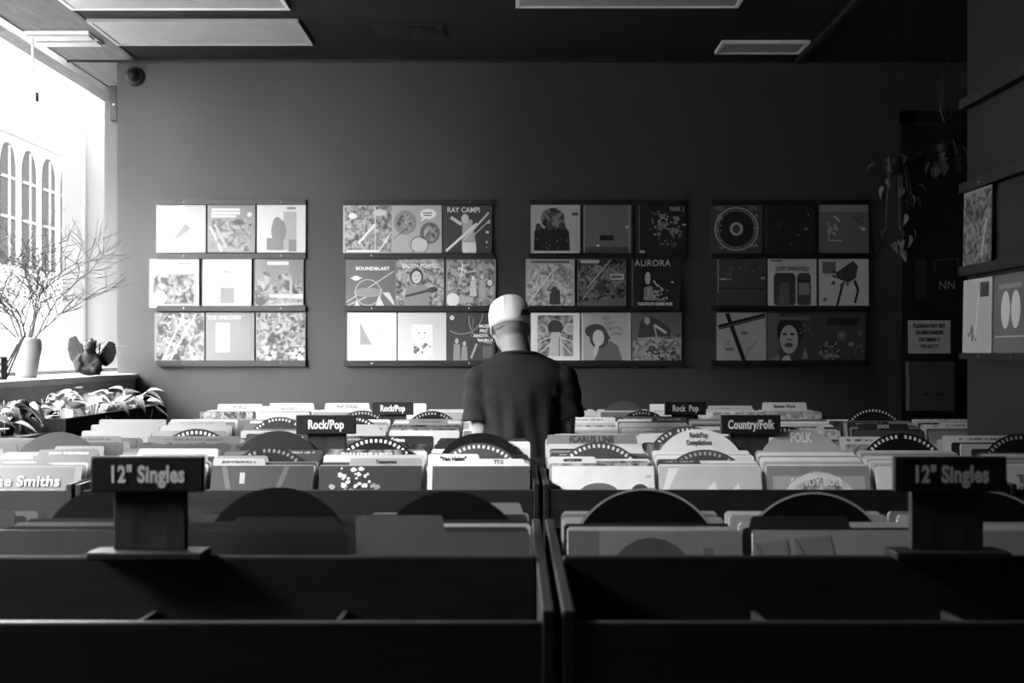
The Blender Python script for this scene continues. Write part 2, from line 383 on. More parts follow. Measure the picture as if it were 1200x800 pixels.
DOWN = {'W': 'w', 'w': 'p', 'p': 'l', 'l': 'g', 'g': 'm', 'm': 'd', 'd': 'k', 'k': 'k', 'WM': 'LM', 'LM': 'GM', 'GM': 'DM', 'DM': 'KM', 'KM': 'KM'}
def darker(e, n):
    """the same entries, tones lowered to offset excess daylight by the window"""
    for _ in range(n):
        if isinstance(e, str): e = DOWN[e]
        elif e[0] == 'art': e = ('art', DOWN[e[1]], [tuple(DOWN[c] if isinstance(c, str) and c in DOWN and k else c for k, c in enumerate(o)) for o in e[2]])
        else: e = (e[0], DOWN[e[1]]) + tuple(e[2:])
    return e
def place_row(rowname, bayname, xc, y0, y1, z0, slope, lean, entries, seed):
    q = random.Random(seed); n = len(entries); cnt = 0
    for i, e in enumerate(entries):
        y = y0 + (y1 - y0) * (i / max(1, n - 1)) + q.uniform(-.002, .002)
        z = z0 + slope * (y - y0); le = R(lean) + q.uniform(-.02, .02) * (1 if n < 8 else .4)
        where = f'{ordinal(min(i, 13))} from front, {bayname}, {rowname}'
        grp = f'records and dividers in {bayname}, {rowname}'
        loc = (xc + q.uniform(-.003, .003), y, z); rot = (-le, 0, R(q.uniform(-.5, .5)))
        if isinstance(e, str):
            o = obj('record_sleeve', SLEEVE[e], None, loc, rot); tag(o, f'{TW[e]} record sleeve, {where}', 'record sleeve', grp)
        elif e[0] == 'tab':
            _, tn, u0, u1, s, tt = e[:6]; hh = e[6] if len(e) > 6 else .029
            t = thing('divider_card', f'{TW[tn]} tab card, {where}', 'divider card', loc, rot, grp)
            obj('card', MB().prism_xz(rounded_tab(u0, u1, .312, .312 + hh), -.001, .001).mesh('divider_card', tone(tn)), t)
            cx = -.160 + (u0 + u1) * .160; w = (u1 - u0) * .32 * .8
            if s and s[0] != '~':
                k = e[7] if len(e) > 7 else .55 * hh
                text(s, k, tone(tt), t, (cx, -.0016, .312 + hh * .45), sx=.85, bold=.045)
            elif s: scribble(t, cx, .312 + hh*.45, w*.8, hh*.4, tone(tt), -.0018, seed*31+i)
        elif e[0] == 'arc':
            _, tn, s, tt = e[:4]; up = e[4] if len(e) > 4 else .060
            t = thing('record_divider', f'{TW[tn]} round divider, {where}', 'divider', loc, rot, grp)
            Rr = .150; cz = .315 + up - Rr
            pts = [(-Rr, 0), (Rr, 0)] + [(Rr*math.cos(math.pi*k/30), cz + Rr*math.sin(math.pi*k/30)) for k in range(31)]
            obj('disc', MB().prism_xz(pts, -.0015, .0015).mesh('divider_disc', m_vinyl if tn == 'k' else tone(tn)), t)
            if s == 'rim':                               # a ring of small letters, too small to read
                mb = MB(); n2 = 17
                for k in range(n2):
                    a = R(38 + 104 * k / (n2 - 1)); 
                    if q.random() < .06: continue
                    wd = .0038; r0, r1 = Rr - .018, Rr - .007; ux, uz = math.cos(a), math.sin(a)
                    P = [(ux*r0 + uz*wd, cz + uz*r0 - ux*wd), (ux*r1 + uz*wd, cz + uz*r1 - ux*wd), (ux*r1 - uz*wd, cz + uz*r1 + ux*wd), (ux*r0 - uz*wd, cz + uz*r0 + ux*wd)]
                    mb.prism_xz(P, -.0022, -.0015)
                obj('lettering', mb.mesh('rim_lettering', tone(tt)), t)
            elif s == 'ring':  # painted glint: pale line where the disc edge catches light
                mb = MB()
                for k in range(26):
                    a0, a1 = R(33 + 4.4*k), R(37.4 + 4.4*k)
                    mb.prism_xz([((Rr-.0045)*math.cos(a0), cz+(Rr-.0045)*math.sin(a0)), ((Rr-.001)*math.cos(a0), cz+(Rr-.001)*math.sin(a0)),
                                 ((Rr-.001)*math.cos(a1), cz+(Rr-.001)*math.sin(a1)), ((Rr-.0045)*math.cos(a1), cz+(Rr-.0045)*math.sin(a1))], -.0021, -.0015)
                obj('rim', mb.mesh('rim_glint', tone(tt)), t)
            elif s:
                for j, ln in enumerate(s.split('|')):
                    text(ln, e[5], tone(tt), t, (0, -.002, cz + Rr - e[6] - j * e[5] * 1.05), sx=e[7], bold=.035)
        elif e[0] == 'art':                              # a cover whose face shows over the board: (art, tone, shapes)
            _, tn, ops = e
            t = thing('record_sleeve', f'{TW[tn]} picture sleeve, {where}', 'record sleeve', loc, rot, grp)
            obj('sleeve', SLEEVE[tn], t); cover(t, ops, .0025, z0=0.0, size=.315, wrapped=False)

# flat print on a cover: shapes in the unit square, v upwards
def cover(parent, ops, yoff, z0=0.0, size=.312, wrapped=True):
    tn = []; mb = MB(); k = 0
    def idx(t):
        if t not in tn: tn.append(t)
        return tn.index(t)
    def put(pts, t):
        nonlocal k
        y = -yoff - .0002 - .00012 * k; k += 1
        pts = [(min(1.0, max(0.0, u)), min(1.0, max(0.0, v))) for u, v in pts]
        mb.add([((u-.5)*size, y, z0 + v*size) for u, v in pts], [tuple(range(len(pts)))], idx(t))
    for o in ops:
        c = o[0]
        if c == 'r': x0, y0, x1, y1, t = o[1:]; put([(x0,y0),(x1,y0),(x1,y1),(x0,y1)], t)
        elif c == 'e': cx, cy, rx, ry, t = o[1:]; put([(cx+rx*math.cos(a*.2618), cy+ry*math.sin(a*.2618)) for a in range(24)], t)
        elif c == 'o':
            cx, cy, r, w, t = o[1:]; y = -yoff - .0002 - .00012 * k; k += 1; n = 32; vs = []
            for a in range(n):
                for rr in (r - w, r): vs.append(((cx + rr*math.cos(a*2*math.pi/n) - .5)*size, y, z0 + (cy + rr*math.sin(a*2*math.pi/n))*size))
            mb.add(vs, [f for f in ((2*a, 2*a+1, (2*a+3) % (2*n), (2*a+2) % (2*n)) for a in range(n)) if all(abs(vs[b][0]) <= size*.5 and z0 <= vs[b][2] <= z0 + size for b in f)], idx(t))
        elif c == 'p': put(o[1], o[2])
        elif c == 's':
            x0, y0, x1, y1, w, t = o[1:]; d = Vector((x1-x0, y1-y0)).normalized() * (w/2); nx, ny = -d.y, d.x
            put([(x0-nx, y0-ny), (x1-nx, y1-ny), (x1+nx, y1+ny), (x0+nx, y0+ny)], t)
        elif c == 'b':                                   # blots: many small patches
            x0, y0, x1, y1, n, r, t, sd = o[1:]; q = random.Random(sd)
            for _ in range(n):
                cx, cy = q.uniform(x0, x1), q.uniform(y0, y1); rr = q.uniform(.4, 1)*r
                put([(cx+rr*q.uniform(.5, 1.2)*math.cos(a*.7854), cy+rr*q.uniform(.5, 1.2)*math.sin(a*.7854)) for a in range(8)], t)
        elif c == 't':
            x, y, sz, s, t, sx = o[1:7]
            text(s, sz*size, (ptone if wrapped else tone)(t), parent, ((x-.5)*size, -yoff-.0045, z0 + y*size), sx=sx, bold=o[7] if len(o) > 7 else .02, align=o[8] if len(o) > 8 else 'CENTER', depth=.0002)
    if mb.f: obj('cover_print', mb.mesh('cover_print', [(ptone if wrapped else tone)(t) for t in tn]), parent)

# ------------------------------------------------------------------ signs on the ridges
def bin_sign(x, y, z, s, label, size=.037, sx=.72):
    t = thing('bin_sign', label, 'sign', (x, y, z), group='genre signs on the bins')
    obj('base_plate', bx(-.10, .10, -.045, .025, 0, .014, m_rail), t, bevel=.003)
    obj('post', bx(-.063, .063, -.010, .008, .014, .16, m_post), t, bevel=.002)
    p = obj('panel', bx(-.098, .098, -.026, -.010, .116, .178, m_rail), t, bevel=.003)
    text(s, size, mat('sign_letter', .75, .6), p, (0, -.0268, .146), sx=sx, bold=.035)
    return t

BINS = [  # centre gap x, front, ridge, back, dz, bays left, bays left outer, bays right, bays right outer, names
    (.0635, 1.690, 2.110, 2.62, 0.0, 4, 0, 4, 0, 'front'),
    (.082, 3.530, 3.940, 4.39, -.025, 4, 2, 4, 2, 'middle'),
    (.120, 5.230, 5.690, 6.17, -.055, 4, 2, 4, 2, 'rear')]
BAYX = {}
UP = {'front': (0, .004), 'middle': (.033, .045), 'rear': (.060, .047)}
for gx, yf, yr, yb, dz, nl, nl2, nr, nr2, nm in BINS:
    for side, n, n2 in ((-1, nl, nl2), (1, nr, nr2)):
        sd = 'left' if side < 0 else 'right'; W = n*PITCH + 2*BT + .002
        x0 = gx + .0055 if side > 0 else gx - .0055 - W
        record_bin(x0, n, yf, yr, yb, dz, f'long black record bin of the {nm} row, {sd} of the centre gap', *UP[nm])
        for k in range(n):
            j = k if side > 0 else n - 1 - k
            BAYX[nm, sd, k] = x0 + BT + .001 + (j + .5) * PITCH
        if n2:
            W2 = n2*PITCH + 2*BT + .002; x2 = x0 + W + .010 if side > 0 else x0 - .010 - W2
            record_bin(x2, n2, yf, yr, yb, dz, f'short black record bin at the {sd} end of the {nm} row', *UP[nm])
            for k in range(n2):
                j = k if side > 0 else n2 - 1 - k
                BAYX[nm, sd, n + k] = x2 + BT + .001 + (j + .5) * PITCH
def bay(k, sd): return f'{ordinal(k)} bay {sd} of gap'

def rand_bay(q, n, spec=None, bright=.5):
    """mixed sleeves with a divider or two"""
    pool_b = ['w', 'w', 'p', 'p', 'l', 'WM', 'LM', 'W']; pool_d = ['g', 'm', 'd', 'k', 'DM', 'GM', 'KM', 'g']
    out = [q.choice(pool_b if q.random() < bright else pool_d) for _ in range(n)]
    if spec is None:
        if n > 3:
            k = q.randrange(1, n - 1); u = q.choice([(0, .45), (.5, 1), (.25, .8), (0, 1)])
            out[k] = ('tab', q.choice(['w', 'p', 'w', 'd', 'l']), u[0], u[1], '~', 'k', .022)
            if out[k][1] == 'd': out[k] = ('tab', 'd', u[0], u[1], '~', 'p', .022)
        if n > 4 and q.random() < .3:
            k2 = q.randrange(1, n); out[k2] = ('arc', 'k', 'rim', 'g', q.choice([.045, .052, .06]))
    return out

# ---- front bin, far row (its near row is empty)
F1 = {
 ('right', 0): [('art', 'l', [('r',0,0,1,1,'l'),('r',0,0,.18,1,'g'),('e',.48,.58,.30,.38,'m'),('e',.48,.60,.22,.24,'d'),('r',.78,.3,.84,.9,'g')]),
                'p', 'k', ('arc', 'k', 'ring', 'p', .062), 'w', 'g', 'p'],
 ('right', 1): [('art', 'p', [('r',0,0,1,1,'p'),('p',[(.02,.92),(.2,.95),(.22,.6),(.04,.7)],'l'),('s',.02,.93,.2,.6,.012,'g'),('s',.2,.95,.24,.5,.012,'g'),('p',[(.24,.95),(.45,.97),(.52,.6),(.3,.6)],'l'),('s',.25,.95,.42,.66,.014,'g'),('e',.64,.66,.15,.20,'d'),('e',.64,.62,.09,.11,'g')]),
                ('tab', 'k', .05, .62, '', 'l', .022), 'w', ('arc', 'k', 'ring', 'p', .052), 'p', 'w'],
 ('right', 2): [('art', 'l', [('r',0,0,1,1,'l'),('r',.7,.5,1,1,'p')]), 'p', 'l', ('arc', 'k', 'ring', 'l', .055), 'w', 'g'],
 ('right', 3): ['g', 'p', 'd', 'k'],
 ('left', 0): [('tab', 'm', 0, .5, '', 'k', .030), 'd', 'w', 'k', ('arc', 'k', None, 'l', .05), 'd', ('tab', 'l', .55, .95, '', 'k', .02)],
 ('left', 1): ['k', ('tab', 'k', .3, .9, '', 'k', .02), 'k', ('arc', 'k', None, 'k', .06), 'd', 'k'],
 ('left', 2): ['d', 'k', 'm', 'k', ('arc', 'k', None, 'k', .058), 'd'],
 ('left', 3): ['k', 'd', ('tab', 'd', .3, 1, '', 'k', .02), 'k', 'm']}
for (sd, k), e in F1.items():
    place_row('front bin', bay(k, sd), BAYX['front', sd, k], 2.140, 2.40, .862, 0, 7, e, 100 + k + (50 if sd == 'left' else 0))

# ---- middle bin, near row: faces to the viewer
PP = ['p', 'w', 'p', 'w', 'l', 'w']
F2 = {
 ('right', 0): [('art', 'W', [('r',0,0,1,1,'W'),('e',.46,.73,.19,.10,'m'),('e',.86,.73,.09,.09,'d'),('r',.92,.88,.97,.91,'p')]),
                ('tab', 'GM', 0, 1, '', 'w', .006), ('tab', 'w', 0, .45, 'MATTHEWS', 'k', .022, .012), 'GM', 'w',
                ('arc', 'd', 'rim', 'w', .050), ('tab', 'd', 0, .5, '~', 'w', .012), 'm', ('tab', 'w', .38, .95, '', 'k', .02), 'g', 'k'],
 ('right', 1): [('art', 'p', [('r',0,0,1,1,'p'),('p',[(.1,.98),(.2,.98),(.06,.7),(.02,.7)],'W'),('p',[(.3,.6),(.55,.85),(.58,.68),(.45,.6)],'W'),('p',[(.55,.6),(.78,.83),(.8,.7),(.7,.6)],'W')]),
                'w', ('tab', 'd', .02, .42, '~', 'p', .014), 'W', ('arc', 'd', 'rim', 'l', .030), 'w', 'W', 'p', 'W', 'w', ('arc', 'w', 'Rock/Pop|Compilations', 'd', .068, .024, .022, .62)],
 ('right', 2): [('art', 'g', [('r',0,0,1,1,'g'),('r',.05,.1,.95,.90,'l'),('e',.5,.52,.40,.42,'w'),('e',.5,.50,.34,.38,'LM'),('p',[(.3,.6),(.37,.8),(.43,.6)],'m'),('p',[(.45,.6),(.52,.84),(.58,.6)],'w'),('p',[(.6,.6),(.66,.8),(.74,.6)],'m'),('r',.86,.66,.92,.76,'w'),('t',.48,.83,.105,'SANDY BULL','W',.82,.02),('t',.48,.925,.05,'THE','p',.8)]),
                'w', 'l', 'p', 'W', 'w', 'g', 'W', 'w', 'l', ('arc', 'l', 'FOLK', 'W', .066, .046, .030, .60)],
 ('right', 3): ['w', 'l', 'p', 'w', 'l', 'w', 'p', 'g', 'l', 'p', ('arc', 'k', 'rim', 'w', .055)],
 ('right', 4): [('art', 'l', [('r',0,0,1,1,'l'),('t',.25,.86,.12,'THE','m',.8,.03),('t',.28,.74,.12,'CURE','m',.8,.03)]), 'p', 'g', 'l', 'm', 'l', 'p', 'm', ('arc', 'k', 'rim', 'l', .058), 'k'],
 ('right', 5): ['g', 'l', 'm', 'p', 'd', 'g', 'l'],
 ('left', 0): [('art', 'd', [('r',0,0,1,1,'w'),('r',.045,.72,1,1,'d'),('r',.82,.64,.97,.76,'l')]),
               ('tab', 'w', .45, .95, 'TT-2', 'k', .020, .016), ('tab', 'w', 0, .50, '"Van Halen"', 'k', .030, .019), 'g', ('arc', 'd', 'rim', 'w', .050),
               ('tab', 'k', 0, .62, 'TOM WAITS', 'w', .014, .012), 'k', ('arc', 'k', None, 'l', .066), ('tab', 'w', .38, 1, 'WARPAINT', 'm', .034, .014), 'p'],
 ('left', 1): [('art', 'k', [('r',0,0,1,1,'k'),('r',.02,.0,.99,.985,'d'),('b',.12,.58,.62,.80,26,.035,'l',4),('b',.2,.7,.5,.98,22,.03,'w',5),('b',.1,.6,.8,.7,22,.025,'p',6)]),
               ('tab', 'l', .30, 1, 'Tomorrow', 'k', .022, .016), 'k', ('tab', 'p', 0, 1, '', 'k', .020), 'd', ('tab', 'GM', 0, .8, '~', 'w', .024), 'w', ('arc', 'd', 'rim', 'w', .052), 'w', 'GM'],
 ('left', 2): [('art', 'm', [('r',0,0,1,1,'m'),('r',.02,.62,.92,.69,'l'),('r',.28,.82,.33,.93,'p'),('s',.12,1,.2,.66,.05,'g'),('s',.74,1,.62,.66,.05,'g')]),
               ('tab', 'p', 0, .5, '~', 'k', .022), 'k', ('tab', 'l', 0, .5, '~', 'd', .020), ('arc', 'k', 'rim', 'm', .040), 'd', 'k', ('tab', 'd', .55, 1, '~', 'l', .016), 'g', 'k', ('arc', 'k', None, 'k', .062)],
 ('left', 3): ['g', 'p', 'd', ('tab', 'l', .3, .95, '~', 'k', .022), 'k', 'd', ('tab', 'p', .2, 1, '', 'k', .022), 'g', 'd', 'k'],
 ('left', 4): [('art', 'g', [('r',0,0,1,1,'l'),('r',0,.05,.93,.985,'g'),('r',.86,.3,.93,.985,'d'),('r',0,.70,.9,.72,'m'),('t',.44,.84,.145,'The Smiths','w',1.05,.02)]),
               ('tab', 'd', .1, .6, '~', 'l', .018), ('tab', 'p', 0, .45, '', 'k', .02), 'd', 'k', ('tab', 'd', .4, 1, '~', 'l', .022), 'l', ('tab', 'l', .5, 1, '~', 'k', .02), ('arc', 'k', None, 'k', .058)],
 ('left', 5): ['g', 'd', 'l', 'm', 'd']}
for (sd, k), e in F2.items():
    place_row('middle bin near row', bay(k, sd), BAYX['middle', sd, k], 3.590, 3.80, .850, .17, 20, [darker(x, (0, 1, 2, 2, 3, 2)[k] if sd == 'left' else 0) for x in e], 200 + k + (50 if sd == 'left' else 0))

# ---- middle bin, far row
q = random.Random(21)
F2F = {
 ('left', 4): ['k', 'd', ('tab', 'l', .2, .9, '~', 'k', .02), 'k', 'm'], ('left', 5): ['k', 'd', 'k', 'd'],
 ('right', 0): ['w', ('tab', 'g', 0, .95, 'ICARUS LINE', 'd', .030, .030), ('tab', 'w', .35, 1, 'BUYS', 'k', .022, .016), ('tab', 'd', .3, 1, '~', 'w', .02), ('tab', 'p', .1, .95, '~', 'm', .022), 'l'],
 ('right', 1): ['GM', 'd', ('tab', 'k', .55, 1, 'THE COMPOSERS', 'w', .022, .010), ('arc', 'd', 'rim', 'w', .05), ('tab', 'w', 0, 1, '~', 'l', .024), 'p'],
 ('right', 2): ['LM', ('tab', 'w', .2, .9, 'MUNDY', 'k', .02, .016), ('arc', 'k', 'rim', 'l', .05), ('tab', 'p', 0, .6, '~', 'g', .022), 'g'],
 ('left', 0): ['k', ('tab', 'd', .1, .8, '~', 'l', .016), 'k', 'd', 'm', 'k'],
 ('left', 1): ['DM', ('tab', 'd', .35, .95, 'Grimes', 'w', .026, .018), ('tab', 'DM', 0, .5, '~', 'l', .022), ('tab', 'k', .4, 1, '~', 'w', .018), 'p', 'd'],
 ('left', 2): ['DM', 'k', 'd', ('tab', 'k', 0, .75, '~', 'l', .026), ('tab', 'p', .1, .9, '~', 'd', .022), 'g'],
 ('left', 3): ['g', 'GM', ('tab', 'l', 0, 1, '~', 'k', .022), ('arc', 'k', 'rim', 'l', .04), 'p', 'd']}
for sd in ('right', 'left'):
    for k in range(6):
        e = F2F.get((sd, k)) or rand_bay(q, 5, None, .55 if sd == 'right' else .3)
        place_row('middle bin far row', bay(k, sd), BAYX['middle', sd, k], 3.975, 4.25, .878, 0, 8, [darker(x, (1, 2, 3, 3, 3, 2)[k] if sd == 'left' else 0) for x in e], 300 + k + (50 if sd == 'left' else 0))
# ---- rear bin
F3N = {('left', 4): ['g', 'l', ('tab', 'l', .1, .9, '~', 'k', .02), 'g', 'p'], ('left', 5): ['k', 'd', 'k'],
       ('left', 0): ['g', ('tab', 'w', .1, 1, 'COUNT BASIE & FR', 'k', .036, .030), ('tab', 'l', 0, 1, '~', 'k', .02), 'p', 'w', 'l'],
       ('left', 2): ['w', ('tab', 'w', 0, .9, 'OOOO', 'd', .024, .022), ('arc', 'd', 'rim', 'l', .05), 'w', 'p', 'w', 'W'],
       ('right', 4): ['d', ('tab', 'k', .1, .8, 'JORDE', 'p', .026, .02), 'g', ('tab', 'k', 0, .6, '~', 'l', .02), 'l', 'g', ('arc', 'k', 'rim', 'p', .055)]}
for sd in ('right', 'left'):
    for k in range(6):
        e = F3N.get((sd, k)) or rand_bay(q, 7, None, .7)
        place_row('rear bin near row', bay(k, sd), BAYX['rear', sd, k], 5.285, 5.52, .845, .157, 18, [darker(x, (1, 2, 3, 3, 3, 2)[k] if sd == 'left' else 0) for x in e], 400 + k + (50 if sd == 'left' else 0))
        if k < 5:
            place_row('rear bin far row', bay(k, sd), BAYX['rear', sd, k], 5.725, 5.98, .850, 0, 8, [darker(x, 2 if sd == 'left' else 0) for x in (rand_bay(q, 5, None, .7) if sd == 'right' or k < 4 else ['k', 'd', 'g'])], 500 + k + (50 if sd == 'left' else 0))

# ---- low bin along the back wall
def wall_bin(xl, n, label):
    W = n*PITCH + 2*BT; t = thing('wall_bin', label, 'record bin', (xl, 6.99, 0), group='bins along the back wall')
    for x in (0, W-BT): obj('side_panel', bx(x, x+BT, 0, .62, 0, 1.07, m_black), t, bevel=.003)
    obj('front_panel', bx(BT, W-BT, .004, .022, .08, 1.05, m_black), t, bevel=.003)
    obj('back_panel', bx(BT, W-BT, .595, .615, .08, 1.07, m_black), t)
    obj('trough_floor', bx(BT, W-BT, .022, .595, .814, .829, m_black), t)
    for k in range(1, n): obj('divider_board', bx(BT+k*PITCH-.0045, BT+k*PITCH+.0045, .03, .58, .815, 1.02, m_post), t)
    return [xl + BT + (k+.5)*PITCH for k in range(n)]
xs_l = wall_bin(.145 - 6*PITCH - 2*BT, 6, 'low black record bin against the back wall, on the window side')
xs_r = wall_bin(.155, 5, 'low black record bin against the back wall, on the dark side')
WB = {0: ['W', 'w', ('tab', 'W', .1, .95, 'WORLD', 'd', .036, .030)], 1: [('tab', 'W', .0, 1, 'REGGAE', 'd', .030, .024), 'w', ('tab', 'W', .05, .9, 'HUMOUR COMEDY', 'd', .042, .025)],
      2: ['w', 'W', ('tab', 'W', .1, .95, 'POP VOCAL', 'd', .042, .028)], 3: ['w', 'w', ('tab', 'W', .5, 1, '~', 'l', .04)], 4: ['p', 'w', 'w'], 5: ['w', 'w', 'w']}
for k, x in enumerate(xs_l):
    nm = f'bay {ordinal(k)} from the window'
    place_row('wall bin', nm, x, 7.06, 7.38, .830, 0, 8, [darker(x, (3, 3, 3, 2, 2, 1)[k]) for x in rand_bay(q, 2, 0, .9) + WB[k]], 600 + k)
WR = {0: [('arc', 'k', None, 'w', .05), 'w'], 1: [('arc', 'd', None, 'w', .055), 'p'], 2: ['w', ('tab', 'W', .0, .4, '', 'k', .036)], 3: [('tab', 'p', .05, .9, '~', 'g', .03), 'w'],
      4: ['w', ('tab', 'w', .1, .95, 'Spoken Word', 'k', .046, .026)]}
for k, x in enumerate(xs_r):
    nm = f'bay {ordinal(k)} from the centre'
    place_row('wall bin', nm, x, 7.06, 7.38, .830, 0, 8, rand_bay(q, 3, 0, .85) + WR[k], 650 + k)

# ---- signs
bin_sign(-.637, 2.10, RIDGE, '12" Singles', 'black 12 inch singles sign on the front bin, window side', .040, .72)
bin_sign(.759, 2.10, RIDGE, '12" Singles', 'black 12 inch singles sign on the front bin, dark side', .040, .72)
bin_sign(-.614, 3.93, RIDGE-.025, 'Rock/Pop', 'larger black Rock/Pop sign on the middle bin', .040, .72)
bin_sign(.775, 3.93, RIDGE-.025, 'Country/Folk', 'black Country/Folk sign on the middle bin', .040, .66)
bin_sign(-.573, 5.68, RIDGE-.055, 'Rock/Pop', 'smaller black Rock/Pop sign on the rear bin, window side', .040, .72)
bin_sign(.813, 5.68, RIDGE-.055, 'Rock  Pop', 'smaller black Rock Pop sign on the rear bin beyond the man', .040, .70)

# ------------------------------------------------------------------ wall displays
RACKS = [(185, 358, 'window end'), (404, 579, 'second'), (621, 802, 'third'), (835, 1018, 'dark end')]
RY = [(234, 240), (297, 303), (358, 364.5), (422, 429)]
S0 = FPX / (BACK - .02)
for x0, x1, nm in RACKS:
    a, b = px(x0, 400, BACK - .02), px(x1, 400, BACK - .02)
    lab = {'window end': 'black wall display of three ledges nearest the window', 'second': 'black wall display of three ledges, second from the window',
           'third': 'black wall display of three ledges just beyond the man', 'dark end': 'black wall display of three ledges in the dark corner'}[nm]
    t = thing('record_rack', lab, 'display rack', ((a.x+b.x)/2, BACK, 1.4), group='record displays on the back wall')
    h = (b.x - a.x)/2 + .003
    for i, (ya, yb) in enumerate(RY):
        za, zb = EYE - (ya-412)/S0 - 1.4, EYE - (yb-412)/S0 - 1.4
        r = MB().box(-h, h, -.012, 0, zb, za).box(-h, h, -.040, -.030, zb, za - .001).box(-h, h, -.034, 0, zb, zb + .014)
        ro = obj('rail', r.mesh('rail', m_rail), t)
        for u in (-.30, .32):
            obj('screw', MB().ell((u, -.041, (za+zb)/2), .005, .003, .005, 8, 6).mesh('screw', m_metal), ro)

